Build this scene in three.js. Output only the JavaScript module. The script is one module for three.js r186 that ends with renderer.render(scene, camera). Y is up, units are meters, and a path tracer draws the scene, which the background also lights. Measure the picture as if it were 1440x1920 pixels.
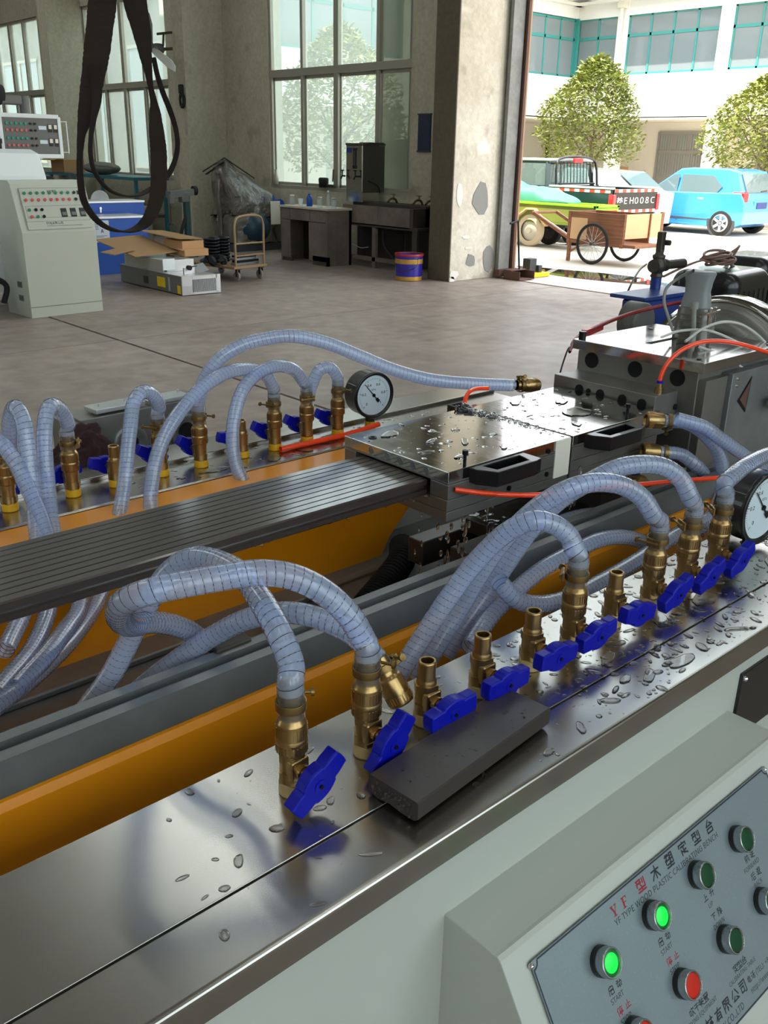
import * as THREE from 'three';
import { RoundedBoxGeometry } from 'three/addons/geometries/RoundedBoxGeometry.js';
import { mergeGeometries } from 'three/addons/utils/BufferGeometryUtils.js';
import { RectAreaLightUniformsLib } from 'three/addons/lights/RectAreaLightUniformsLib.js';
import { ConvexGeometry } from 'three/addons/geometries/ConvexGeometry.js';

// ---------------------------------------------------------------- camera, sky, sun, lamps, exposure
const scene = new THREE.Scene();
const camera = new THREE.PerspectiveCamera(58.51, 0.75, 0.05, 200);
camera.position.set(0, 1.7, 0);
camera.rotation.set(-0.37452, -0.73818, 0.02037, 'YXZ');
scene.add(camera);
const renderer = new THREE.WebGLRenderer({ antialias: true });
renderer.toneMapping = THREE.LinearToneMapping;
renderer.toneMappingExposure = 2.0;
renderer.shadowMap.enabled = true;
RectAreaLightUniformsLib.init();
scene.background = new THREE.Color().setRGB(2.05, 2.15, 2.25);       // bright hazy sky
const sun = new THREE.DirectionalLight(new THREE.Color().setRGB(1, 0.93, 0.8), 6.5);
sun.name = 'sun';
sun.position.set(22 - 17, 38, -12 - 6);
sun.target.position.set(22, 0, -12);
sun.castShadow = true;
sun.shadow.mapSize.set(2048, 2048);
Object.assign(sun.shadow.camera, { left: -30, right: 30, top: 30, bottom: -30, near: 1, far: 90 });
scene.add(sun, sun.target);
const LAMP_LEVEL = 4;                                               // ceiling lamp panels of the hall

// ---------------------------------------------------------------- helpers
const V = (x, y, z) => new THREE.Vector3(x, y, z);
let seed = 7;
const rnd = () => { seed = (seed * 16807) % 2147483647; return seed / 2147483647; };
const ri = (a, b) => a + (b - a) * rnd();
const fin = (g) => {
  const h = g.index ? g.toNonIndexed() : g;
  if (!h.attributes.normal) h.computeVertexNormals();
  if (!h.attributes.uv) h.setAttribute('uv', new THREE.BufferAttribute(new Float32Array(h.attributes.position.count * 2), 2));
  for (const k of Object.keys(h.attributes)) if (!['position', 'normal', 'uv'].includes(k)) h.deleteAttribute(k);
  return h;
};
const join = (...gs) => { const l = gs.flat(9).map(fin); return l.length === 1 ? l[0] : mergeGeometries(l); };
const at = (g, x = 0, y = 0, z = 0, rx = 0, ry = 0, rz = 0) => g.applyMatrix4(new THREE.Matrix4().makeRotationFromEuler(new THREE.Euler(rx, ry, rz)).setPosition(x, y, z));
const box = (w, h, d, x = 0, y = 0, z = 0, r = 0, rx = 0, ry = 0, rz = 0) => at(r ? new RoundedBoxGeometry(w, h, d, 2, r) : new THREE.BoxGeometry(w, h, d), x, y, z, rx, ry, rz);
const span = (x0, x1, y0, y1, z0, z1, r = 0) => box(Math.abs(x1 - x0), Math.abs(y1 - y0), Math.abs(z1 - z0), (x0 + x1) / 2, (y0 + y1) / 2, (z0 + z1) / 2, r);
const AX = { y: [0, 0, 0], x: [0, 0, -Math.PI / 2], z: [Math.PI / 2, 0, 0] };
const cyl = (r, h, x = 0, y = 0, z = 0, axis = 'y', r2 = r, seg = 20, open = false) => at(new THREE.CylinderGeometry(r2, r, h, seg, 1, open), x, y, z, ...AX[axis]);
const lathe = (pts, x = 0, y = 0, z = 0, axis = 'y', seg = 24) => at(new THREE.LatheGeometry(pts.map(([a, b]) => new THREE.Vector2(a, b)), seg), x, y, z, ...AX[axis]);
const curve = (pts, tension = 0.5) => new THREE.CatmullRomCurve3(pts.map((p) => V(...p)), false, 'centripetal', tension);
const tube = (pts, r, seg = 40, rs = 8) => new THREE.TubeGeometry(curve(pts), seg, r, rs);
const rod = (a, b, r, seg = 8, r2 = r) => {
  const A = V(...a), B = V(...b), g = new THREE.CylinderGeometry(r2, r, A.distanceTo(B), seg);
  g.applyQuaternion(new THREE.Quaternion().setFromUnitVectors(V(0, 1, 0), B.clone().sub(A).normalize()));
  return g.translate((A.x + B.x) / 2, (A.y + B.y) / 2, (A.z + B.z) / 2);
};
const bar = (a, b, w, h) => {                                        // rectangular bar between two points
  const A = V(...a), B = V(...b), g = new THREE.BoxGeometry(w, h, A.distanceTo(B)), m = new THREE.Matrix4().lookAt(A, B, V(0, 1, 0.001));
  return g.applyMatrix4(m.setPosition((A.x + B.x) / 2, (A.y + B.y) / 2, (A.z + B.z) / 2));
};
const ext = (pts, depth, bevel = 0) => new THREE.ExtrudeGeometry(new THREE.Shape(pts.map(([a, b]) => new THREE.Vector2(a, b))), { depth, steps: 1, curveSegments: 6, bevelEnabled: bevel > 0, bevelSize: bevel, bevelThickness: bevel, bevelSegments: 2 });
const extX = (yz, x0, x1, bevel = 0) => {                            // a profile given as [z, y] run along x
  const g = ext(yz.map(([z, y]) => [-z, y]), x1 - x0, bevel);
  return g.rotateY(Math.PI / 2).translate(x0, 0, 0);
};
const metric = (g) => {                                              // uv in metres, by the side each face looks to
  const p = g.attributes.position, n = g.attributes.normal, uv = new Float32Array(p.count * 2);
  for (let i = 0; i < p.count; i++) {
    const a = Math.abs(n.getX(i)), b = Math.abs(n.getY(i)), c = Math.abs(n.getZ(i));
    if (a > b && a > c) { uv[2 * i] = p.getZ(i); uv[2 * i + 1] = p.getY(i); } else if (b > c) { uv[2 * i] = p.getX(i); uv[2 * i + 1] = p.getZ(i); } else { uv[2 * i] = p.getX(i); uv[2 * i + 1] = p.getY(i); }
  }
  g.setAttribute('uv', new THREE.BufferAttribute(uv, 2));
  return g;
};
const taken = {};
const numbered = (n) => { const k = taken[n] = (taken[n] ?? -1) + 1; return k ? n + '_' + String(k).padStart(3, '0') : n; };
function mesh(name, geo, mat, parent, label) {
  let g = Array.isArray(geo) ? join(...geo) : fin(geo);
  if (mat.userData.metric) g = metric(g);
  const m = new THREE.Mesh(g, mat);
  m.name = parent ? name : numbered(name);
  m.castShadow = m.receiveShadow = true;
  (parent || scene).add(m);
  if (label) m.userData.label = label;
  return m;
}
function tag(o, label, category, group) { Object.assign(o.userData, { label, category }); if (group) o.userData.group = group; return o; }
function thing(name, label, category, [x, y, z] = [0, 0, 0], turn = 0, group) {
  const o = new THREE.Group();
  o.name = numbered(name);
  o.position.set(x, y, z); o.rotation.y = turn;
  scene.add(o);
  return tag(o, label, category, group);
}
function sub(name, parent, [x, y, z] = [0, 0, 0], turn = 0) { const o = new THREE.Group(); o.name = name; o.position.set(x, y, z); o.rotation.y = turn; parent.add(o); return o; }
function struct(name, geo, mat) { const o = geo ? mesh(name, geo, mat) : scene.add(Object.assign(new THREE.Group(), { name })).children.at(-1); o.userData.kind = 'structure'; return o; }
function copy(root, [x, y, z], turn, label) { const r = root.clone(); r.name = numbered(root.name.replace(/_\d{3}$/, '')); r.position.set(x, y, z); if (turn !== undefined) r.rotation.y = turn; r.userData = { ...root.userData }; if (label) r.userData.label = label; scene.add(r); return r; }

// ---------------------------------------------------------------- computed textures
const hash = (x, y, s) => { let h = Math.imul(x, 374761393) + Math.imul(y, 668265263) + Math.imul(s, 1274126177); h = Math.imul(h ^ (h >>> 13), 1274126177); return ((h ^ (h >>> 16)) >>> 0) / 4294967296; };
const noise = (x, y, period, s) => {
  const xi = Math.floor(x), yi = Math.floor(y), fx = x - xi, fy = y - yi, u = fx * fx * (3 - 2 * fx), v = fy * fy * (3 - 2 * fy), w = (a) => ((a % period) + period) % period;
  const a = hash(w(xi), w(yi), s), b = hash(w(xi + 1), w(yi), s), c = hash(w(xi), w(yi + 1), s), d = hash(w(xi + 1), w(yi + 1), s);
  return a + (b - a) * u + (c - a) * v + (a - b - c + d) * u * v;
};
const fbm = (u, v, f, oct, s) => { let r = 0, a = 0.5, t = 0; for (let i = 0; i < oct; i++) { r += a * noise(u * f, v * f, f, s + i); t += a; a *= 0.5; f *= 2; } return r / t; };
function texture(size, metres, srgb, fn) {
  const d = new Uint8Array(size * size * 4);
  for (let y = 0; y < size; y++) for (let x = 0; x < size; x++) { const c = fn(x / size, y / size), o = (y * size + x) * 4; for (let k = 0; k < 3; k++) d[o + k] = Math.max(0, Math.min(255, (Array.isArray(c) ? c[k] : c) * 255)); d[o + 3] = 255; }
  const t = new THREE.DataTexture(d, size, size);
  t.wrapS = t.wrapT = THREE.RepeatWrapping; t.magFilter = THREE.LinearFilter; t.minFilter = THREE.LinearMipmapLinearFilter; t.generateMipmaps = true;
  t.repeat.set(1 / metres, 1 / metres);
  if (srgb) t.colorSpace = THREE.SRGBColorSpace;
  t.needsUpdate = true;
  return t;
}
const lerp3 = (a, b, t) => a.map((v, i) => v + (b[i] - v) * Math.max(0, Math.min(1, t)));
const hex = (h) => [(h >> 16 & 255) / 255, (h >> 8 & 255) / 255, (h & 255) / 255];
const P = (color, o = {}) => { const { metric: m, ...rest } = o; const a = new THREE.MeshPhysicalMaterial({ color, roughness: 0.5, ...rest }); a.userData.metric = !!m; return a; };

const floorMap = texture(1024, 8, true, (u, v) => {
  const big = fbm(u, v, 4, 5, 11), fine = fbm(u, v, 64, 4, 31), streak = fbm(u * 1, v, 3, 3, 51) * 0.5 + noise(u * 6, v * 90, 90, 71) * 0.5;
  let c = lerp3(hex(0x81736a), hex(0x988a80), big * 1.5 - 0.25);
  c = lerp3(c, hex(0x5c4f47), Math.max(0, streak - 0.58) * 0.9);
  return c.map((x) => x * (0.86 + 0.28 * fine));
});
const floorRough = texture(512, 8, false, (u, v) => 0.34 + 0.42 * fbm(u, v, 6, 5, 91) - 0.1 * fbm(u, v, 60, 2, 17));
const floorBump = texture(512, 4, false, (u, v) => fbm(u, v, 12, 6, 5));
const plasterMap = texture(1024, 4, true, (u, v) => {
  const big = fbm(u, v, 3, 5, 3), fine = fbm(u, v, 90, 3, 8), drip = noise(u * 40, v * 4, 40, 23), spot = fbm(u, v, 14, 3, 66);
  let c = lerp3(hex(0xa39c89), hex(0xb5ae9b), big * 1.7 - 0.3);
  c = lerp3(c, hex(0x8a8271), Math.max(0, drip * big - 0.4) * 0.7);
  c = lerp3(c, hex(0x6f6656), spot > 0.7 ? (spot - 0.7) * 1.6 : 0);
  return c.map((x) => x * (0.93 + 0.14 * fine));
});
const jambMap = texture(1024, 4, true, (u, v) => {
  const big = fbm(u, v, 4, 5, 203), fine = fbm(u, v, 80, 3, 208), spot = fbm(u, v, 16, 4, 266), low = fbm(u, v, 9, 4, 280);
  let c = lerp3(hex(0xc4baa7), hex(0xdcd5c6), big * 1.7 - 0.3);
  c = lerp3(c, hex(0x857a68), spot > 0.64 ? (spot - 0.64) * 2 : 0);
  c = lerp3(c, hex(0xe9e6dd), low > 0.68 ? (low - 0.68) * 6 : 0);
  return c.map((x) => x * (0.94 + 0.12 * fine));
});
const brushed = texture(512, 0.5, false, (u, v) => { const s = noise(u * 2, v * 256, 256, 7) * 0.5 + fbm(u, v, 8, 3, 2) * 0.5; return 0.24 + 0.03 * s; });
const brushedColor = texture(512, 0.9, true, (u, v) => { const s = fbm(u, v, 5, 5, 77), w = fbm(u, v, 24, 3, 41); return lerp3(hex(0xaba7a1), hex(0xbab6b0), s * 1.5 - 0.2 + (w - 0.5) * 0.4); });
const steelRough = texture(512, 0.3, false, (u, v) => 0.07 + 0.12 * Math.max(0, fbm(u, v, 5, 4, 19) - 0.35) + 0.05 * noise(u * 200, v * 14, 200, 4));
const grimeMap = texture(512, 1.2, true, (u, v) => { const b = fbm(u, v, 5, 5, 61), s = fbm(u, v, 30, 3, 62); return lerp3(hex(0x8f8d8a), hex(0xffffff), 0.45 + b * 0.6 + (s - 0.5) * 0.3); });
const woodMap = texture(512, 1, true, (u, v) => { const g = noise(u * 3 + fbm(u, v, 4, 3, 6) * 0.6, v * 60, 60, 12), b = fbm(u, v, 4, 4, 14); return lerp3(hex(0x6e4630), hex(0xa06a48), g * 0.6 + b * 0.6); });
const leatherMap = texture(256, 0.1, false, (u, v) => 0.5 + 0.25 * Math.sin(v * Math.PI * 2 * 24) * 0.4 + 0.5 * (fbm(u, v, 16, 3, 44) - 0.5));
const crumple = texture(256, 0.8, false, (u, v) => { const a = fbm(u, v, 4, 4, 301), b = fbm(u, v, 6, 3, 331); return Math.abs(a - 0.5) * 1.2 + Math.abs(b - 0.5) * 0.8; });
const gritBump = texture(256, 0.25, false, (u, v) => fbm(u, v, 16, 4, 144));

// ---------------------------------------------------------------- materials
const M = {
  floor: P(0xffffff, { map: floorMap, roughnessMap: floorRough, roughness: 1, bumpMap: floorBump, bumpScale: 0.006, metric: true }),
  yard: P(0xc9c1b4, { roughness: 0.85, bumpMap: gritBump, bumpScale: 0.004, metric: true }),
  plaster: P(0xffffff, { map: plasterMap, roughness: 0.95, bumpMap: gritBump, bumpScale: 0.002, metric: true }),
  jamb: P(0xffffff, { map: jambMap, roughness: 0.95, bumpMap: gritBump, bumpScale: 0.003, metric: true }),
  plasterDark: P(0x8a8278, { map: plasterMap, roughness: 0.95, bumpMap: gritBump, bumpScale: 0.002, metric: true }),
  patch: P(0x8d8b88, { roughness: 0.95, bumpMap: gritBump, bumpScale: 0.003, metric: true }),
  chip: P(0xe4e1d8, { roughness: 0.95 }),
  ceiling: P(0x7a7872, { roughness: 0.95 }),
  frame: P(0xa39e92, { roughness: 0.45, metalness: 0.4 }),
  frosted: P(0xe6f0ee, { transmission: 1, roughness: 0.42, thickness: 0, ior: 1.45 }),
  darkGlass: P(0xa9afa4, { transmission: 0.75, roughness: 0.5, thickness: 0, ior: 1.45 }),
  steelDoor: P(0x8a8a86, { roughness: 0.6, metric: true, map: grimeMap }),
  tan: P(0xa88468, { roughness: 0.7 }),
  rust: P(0x5a3d31, { roughness: 0.75 }),
  tray: P(0xffffff, { map: brushedColor, roughnessMap: brushed, roughness: 1, metalness: 1, metric: true }),
  plate: P(0xc6c5c2, { roughnessMap: steelRough, roughness: 1, metalness: 1, metric: true }),
  block: P(0x96938f, { roughness: 0.36, metalness: 0.65, map: grimeMap, metric: true }),
  blockDark: P(0x6a6866, { roughness: 0.4, metalness: 0.7, map: grimeMap, metric: true }),
  zinc: P(0x9a9d9f, { roughness: 0.45, metalness: 0.75, map: grimeMap, metric: true }),
  chrome: P(0xd8d8d8, { roughness: 0.12, metalness: 1 }),
  yellow: P(0xea9202, { roughness: 0.4, clearcoat: 0.35, clearcoatRoughness: 0.25 }),
  paint: P(0xb8bcb4, { roughness: 0.42, clearcoat: 0.25, clearcoatRoughness: 0.35 }),
  cabinet: P(0xb9bdb0, { roughness: 0.5 }),
  white: P(0xe6ebec, { roughness: 0.4 }),
  plastic: P(0xe8e2d2, { roughness: 0.4 }),
  black: P(0x101013, { roughness: 0.35, clearcoat: 0.3 }),
  rubber: P(0x18181a, { roughness: 0.75 }),
  blackHole: P(0x050505, { roughness: 0.9 }),
  brass: P(0xab8d5e, { roughness: 0.3, metalness: 0.95 }),
  brassDark: P(0x8a7046, { roughness: 0.4, metalness: 0.9 }),
  amber: P(0xc9a544, { roughness: 0.25, transmission: 0.25, thickness: 0 }),
  yellowPlastic: P(0xe0a818, { roughness: 0.35 }),
  teflon: P(0xb99f6c, { roughness: 0.35 }),
  blue: P(0x020d9c, { roughness: 0.4, specularIntensity: 0.5, clearcoat: 0.1, clearcoatRoughness: 0.3 }),
  hose: P(0xdce7ff, { transmission: 0.7, roughness: 0.2, thickness: 0, ior: 1.5, clearcoat: 1, clearcoatRoughness: 0.08 }),
  hoseEnd: P(0xd8d2c4, { transmission: 0.9, roughness: 0.15, thickness: 0, ior: 1.45 }),
  wire: P(0x3a3f4c, { roughness: 0.4, metalness: 0.6 }),
  water: P(0xffffff, { transmission: 1, roughness: 0.02, thickness: 0.002, ior: 1.33 }),
  plank: P(0x3b312d, { roughness: 0.32, clearcoat: 1, clearcoatRoughness: 0.13 }),
  offcut: P(0x3d3634, { roughness: 0.36, clearcoat: 0.25, clearcoatRoughness: 0.3 }),
  orange: P(0xff4410, { roughness: 0.3, clearcoat: 0.4 }),
  redCable: P(0x8c1a20, { roughness: 0.45 }),
  redPlastic: P(0xc21c18, { roughness: 0.35 }),
  clearCable: P(0xd8d8d4, { roughness: 0.3, transmission: 0.3, thickness: 0 }),
  greyCable: P(0x8d8d88, { roughness: 0.4 }),
  copperWire: P(0x7a5a50, { roughness: 0.5 }),
  dial: P(0xd5e3ea, { roughness: 0.35 }),
  greyHood: P(0x83898b, { roughness: 0.5 }),
  pump: P(0x0d2f7c, { roughness: 0.4, clearcoat: 0.3 }),
  iron: P(0x4e4842, { roughness: 0.5, metalness: 0.7 }),
  cloth: P(0x34191c, { roughness: 1, bumpMap: gritBump, bumpScale: 0.004, metric: true }),
  strap: P(0x2c2119, { roughness: 0.95, bumpMap: leatherMap, bumpScale: 0.003, metric: true }),
  bag: P(0x5d554c, { roughness: 0.35, clearcoat: 0.6, clearcoatRoughness: 0.25, bumpMap: crumple, bumpScale: 0.05, metric: true }),
  film: P(0x948c80, { transmission: 0.5, roughness: 0.3, thickness: 0, clearcoat: 0.8, clearcoatRoughness: 0.15, bumpMap: crumple, bumpScale: 0.03, metric: true }),
  tank: P(0x1c3b4c, { roughness: 0.4 }),
  cabinetBlue: P(0x0a55b8, { roughness: 0.4 }),
  card: P(0x9c7a52, { roughness: 0.85 }),
  cardLight: P(0xc09468, { roughness: 0.85 }),
  galva: P(0xc9cccd, { roughness: 0.35, metalness: 0.8 }),
  greyBox: P(0x6d6d6a, { roughness: 0.55, metalness: 0.3 }),
  yellowLabel: P(0xe0bd12, { roughness: 0.6 }),
  paper: P(0xd6dae4, { roughness: 0.8 }),
  trolley: P(0x94795a, { roughness: 0.5, metalness: 0.3 }),
  darkSteel: P(0x25262a, { roughness: 0.35, metalness: 0.8 }),
  silverBar: P(0x9aa1aa, { roughness: 0.3, metalness: 0.8 }),
  tile: P(0x776a60, { roughness: 0.45, map: grimeMap, metric: true }),
  tileDark: P(0x453d37, { roughness: 0.6, map: grimeMap, metric: true }),
  boiler: P(0xc4c2bd, { roughness: 0.16, metalness: 1 }),
  boilerSide: P(0x6c6862, { roughness: 0.35, metalness: 0.8 }),
  bottleBlue: P(0x1e78d8, { transmission: 0.6, roughness: 0.1, thickness: 0 }),
  bottleClear: P(0xf0f4f4, { transmission: 0.85, roughness: 0.08, thickness: 0 }),
  bucket: P(0x2a1f98, { roughness: 0.35, clearcoat: 0.4 }),
  bucketGold: P(0xc79a48, { roughness: 0.35, metalness: 0.4 }),
  bucketRed: P(0xa3272c, { roughness: 0.4 }),
  signBlue: P(0x1f2743, { roughness: 0.6 }),
  green: P(0x1d3f3c, { roughness: 0.5 }),
  teal: P(0x2f6a78, { roughness: 0.5 }),
  facade: P(0xf4f2ee, { roughness: 0.9, bumpMap: gritBump, bumpScale: 0.002, metric: true }),
  arcade: P(0xf4eee0, { roughness: 0.9 }),
  tealFrame: P(0x3f948e, { roughness: 0.45 }),
  pane: P(0x8f9a9d, { roughness: 0.06, metalness: 0, transmission: 0.2, thickness: 0 }),
  dark: P(0x3a3c40, { roughness: 0.7 }),
  doorGrey: P(0x9a9694, { roughness: 0.6 }),
  grille: P(0xa9b4b2, { roughness: 0.5, metalness: 0.4 }),
  trunk: P(0x6b5a49, { roughness: 0.9 }),
  leafA: P(0x7d8a34, { roughness: 0.55, transmission: 0.3, thickness: 0 }),
  truck: P(0x19322e, { roughness: 0.3, clearcoat: 0.7, clearcoatRoughness: 0.1 }),
  truckGlass: P(0xb8cccb, { transmission: 0.75, roughness: 0.03, thickness: 0 }),
  carBlue: P(0x3d93de, { roughness: 0.3, metalness: 0.2, clearcoat: 0.8, clearcoatRoughness: 0.08 }),
  warehouse: P(0x8d8f8c, { roughness: 0.9, metric: true, map: grimeMap }),
  carGlass: P(0x6d8287, { roughness: 0.05, transmission: 0.3, thickness: 0 }),
  lampRed: P(0xc8202c, { roughness: 0.2, clearcoat: 0.6 }),
  wheelRim: P(0xd2d4d6, { roughness: 0.35, metalness: 0.5 }),
  lime: P(0x86d61e, { roughness: 0.45 }),
  olive: P(0x6f7a2c, { roughness: 0.6 }),
  tarp: P(0x46907a, { roughness: 0.6, transmission: 0.2, thickness: 0 }),
  wood: P(0xffffff, { map: woodMap, roughness: 0.65, metric: true }),
  plywood: P(0xd9b184, { roughness: 0.7 }),
  silverCar: P(0xbfc9cc, { roughness: 0.25, clearcoat: 0.8 }),
  skin: P(0xe6e6e2, { roughness: 0.5 }),
};
M.leafA.side = THREE.DoubleSide; M.cloth.side = THREE.DoubleSide; M.strap.side = THREE.DoubleSide; M.tarp.side = THREE.DoubleSide; M.bag.side = THREE.DoubleSide; M.film.side = THREE.DoubleSide;
// ---------------------------------------------------------------- the hall
const EX = 10.46, EO = 10.76, TOP = 9.5, NZ = -32, SZ = 7, WX = -9;      // inner and outer face of the window wall, ceiling, ends
const floorGroup = struct('floor');
const slabs = [[WX, 3.912], [3.945, EX + 0.08]], rows = [[NZ, -15.2], [-15.19, -8.1], [-8.09, -2.2], [-2.19, SZ]];
slabs.forEach(([a, b], i) => rows.forEach(([c, d], k) => { const s = mesh('concrete_slab', span(a, b, -0.12, -0.0005 * ((i + k) % 2), c, d), M.floor, floorGroup); s.geometry.attributes.uv.array.forEach((v, j, A) => { A[j] = v + i * 3.3 + k * 1.7; }); }));
struct('subfloor', span(WX - 0.3, EX + 0.1, -0.3, -0.115, NZ - 0.3, SZ + 0.3), M.dark);
struct('ceiling', span(WX - 0.3, EO, TOP, TOP + 0.3, NZ - 0.3, SZ + 0.3), M.ceiling);
struct('wall_north', span(WX, EO, -0.1, TOP, NZ - 0.3, NZ), M.plaster);
{ // end wall behind the viewer: broad workshop windows
  const g = [span(WX, EO, -0.1, 1.2, SZ, SZ + 0.3), span(WX, EO, 7.2, TOP, SZ, SZ + 0.3)], bays = [[-8, -3.4], [-2.8, 1.8], [2.4, 7.0]];
  for (const [a, b] of [[WX, -8], [-3.4, -2.8], [1.8, 2.4], [7.0, EO]]) g.push(span(a, b, 1.2, 7.2, SZ, SZ + 0.3));
  struct('wall_south', g, M.plaster);
  bays.forEach(([a, b], i) => { const w = struct('window_' + (20 + i)); mesh('pane', span(a, b, 1.2, 7.2, SZ + 0.15, SZ + 0.155), M.clearPane ??= P(0xf0f6f6, { transmission: 1, roughness: 0.2, thickness: 0 }), w); for (let k = 0; k <= 4; k++) { const x = a + (b - a - 0.06) * k / 4; mesh('mullion', span(x, x + 0.06, 1.2, 7.2, SZ + 0.1, SZ + 0.2), M.frame, w); } for (const y of [1.2, 3.1, 5.1, 7.12]) mesh('rail', span(a, b, y, y + 0.08, SZ + 0.1, SZ + 0.2), M.frame, w); });
}
// window wall: openings [z0, z1, y0, y1]
const WINDOWS = [[-14.8, -11.07], [-22.06, -18.33], [-28.3, -24.5]];
const DOOR = [-9.3, -2.3], SILL = 1.06, HEAD = 4.64, CLERE = [6.2, 9.1];
{
  const g = [], wall = (z0, z1, y0, y1) => g.push(span(EX, EO, y0, y1, z0, z1));
  const solid = [[NZ, -28.3], [-24.5, -22.06], [-18.33, -14.8], [-11.07, -9.3], [-2.3, SZ]];
  solid.forEach(([a, b]) => wall(a, b, -0.1, TOP));
  WINDOWS.forEach(([a, b]) => { wall(a, b, -0.1, SILL); wall(a, b, HEAD, CLERE[0]); wall(a, b, CLERE[1], TOP); });
  wall(DOOR[0], DOOR[1], 5.2, CLERE[0]); wall(DOOR[0], DOOR[1], CLERE[1], TOP);
  struct('wall_east', g, M.plaster);
}
for (const [a, b] of [[-16.63, -16.23], [-22.45, -22.05], [-28.75, -28.35], [-2.3, -1.9]]) struct('pillar', span(9.62, EX + 0.001, 0, TOP, a, b, 0.012), M.plaster);
const gatePillar = struct('gate_pillar', span(9.62, EO, 0, TOP, -9.735, -9.312, 0.008), M.plasterDark);
mesh('jamb_plaster', span(9.63, EO, 0, TOP, -9.33, -9.3, 0.01), M.jamb, gatePillar);
const blotch = (cx, cy, w, h, n, s, z) => { const pts = []; for (let i = 0; i < n; i++) { const a = i / n * Math.PI * 2, k = 0.8 + 0.35 * hash(i, s, 5); pts.push([cx + Math.cos(a) * w * k / 2, cy + Math.sin(a) * h * k / 2]); } return ext(pts, 0.012, 0.002).translate(0, 0, z); };
mesh('mortar_patch', blotch(10.2, 1.12, 0.34, 0.42, 11, 1, -9.306), M.patch, gatePillar);
mesh('mortar_patch', blotch(10.05, 0.27, 0.2, 0.2, 9, 2, -9.306), M.patch, gatePillar);
mesh('mortar_patch', blotch(10.43, 0.3, 0.22, 0.4, 9, 3, -9.306), M.patch, gatePillar);
mesh('plaster_chip', [blotch(9.75, 1.18, 0.13, 0.3, 9, 4, -9.306), blotch(9.72, 0.09, 0.18, 0.12, 8, 5, -9.306), blotch(9.93, 0.6, 0.16, 0.05, 7, 6, -9.306), blotch(9.99, 0.45, 0.2, 0.03, 6, 7, -9.306), blotch(9.68, 0.02, 0.1, 0.1, 7, 8, -9.306)], M.chip, gatePillar);
mesh('mortar_patch', at(blotch(9.5, 1.2, 0.16, 0.44, 9, 9, -0.008), 9.622, 0, 0, 0, -Math.PI / 2, 0), M.patch, gatePillar);
{ // opposite wall, behind the viewer, with one of the same windows
  const g = [], wall = (z0, z1, y0, y1) => g.push(span(WX - 0.3, WX, y0, y1, z0, z1)), open = [-13];
  let z = NZ;
  for (const o of open) { wall(z, o, -0.1, TOP); wall(o, o + 4, -0.1, SILL); wall(o, o + 4, HEAD, TOP); z = o + 4; }
  wall(z, SZ, -0.1, TOP);
  struct('wall_west', g, M.plaster);
  open.forEach((o, i) => { const w = struct('window_' + (11 + i)); for (const [a, b] of [[SILL, HEAD]]) { mesh('pane', span(WX - 0.16, WX - 0.15, a, b, o, o + 4), M.frosted, w); for (const s of [0, 1, 2, 3, 4]) mesh('mullion', span(WX - 0.2, WX - 0.1, a, b, o + s * 0.985, o + s * 0.985 + 0.06), M.frame, w); } });
}
// windows of the window wall: four lights wide, a transom, panes in slim frames
function windowUnit(n, z0, z1, cuts, darkFrom) {
  const w = struct('window_' + n), x = EX + 0.06, edges = [z1, ...cuts, z0];
  const F = (n2, ...a) => mesh(n2, span(...a, 0.004), M.frame, w);
  F('jamb', x - 0.03, x + 0.07, SILL, HEAD, z1 - 0.06, z1); F('jamb', x - 0.03, x + 0.07, SILL, HEAD, z0, z0 + 0.06);
  F('head', x - 0.03, x + 0.07, HEAD - 0.06, HEAD, z0, z1); F('sill', x - 0.06, x + 0.07, SILL, SILL + 0.06, z0, z1);
  F('transom', x - 0.04, x + 0.07, 2.9, 3.02, z0, z1);
  cuts.forEach((c, i) => { const h = i === 1 ? 0.06 : 0.035; F('mullion', x - 0.035, x + 0.07, SILL, 2.9, c - h, c + h); F('mullion', x - 0.035, x + 0.07, 3.02, HEAD, c - h, c + h); });
  for (let i = 0; i < 4; i++) {
    const a = edges[i + 1] + 0.045, b = edges[i] - 0.045, d = (i % 2) * 0.02, glass = i < darkFrom ? M.darkGlass : M.frosted;
    const sash = (y0, y1) => { F('sash', x + d, x + d + 0.025, y0, y1, a, a + 0.04); F('sash', x + d, x + d + 0.025, y0, y1, b - 0.04, b); F('sash', x + d, x + d + 0.025, y0, y0 + 0.05, a, b); F('sash', x + d, x + d + 0.025, y1 - 0.05, y1, a, b); };
    sash(SILL + 0.06, 2.9);
    mesh('pane', span(x + d + 0.01, x + d + 0.015, SILL + 0.06, 2.9, a, b), glass, w);
    mesh('pane', span(x + 0.03, x + 0.035, 3.02, HEAD - 0.05, a - 0.02, b + 0.02), glass, w);
  }
}
windowUnit(1, -14.8, -11.07, [-11.89, -12.925, -13.85], 1);
windowUnit(2, -22.06, -18.33, [-19.39, -20.28, -21.2], 0);
windowUnit(3, -28.3, -24.5, [-25.5, -26.4, -27.4], 0);
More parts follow.
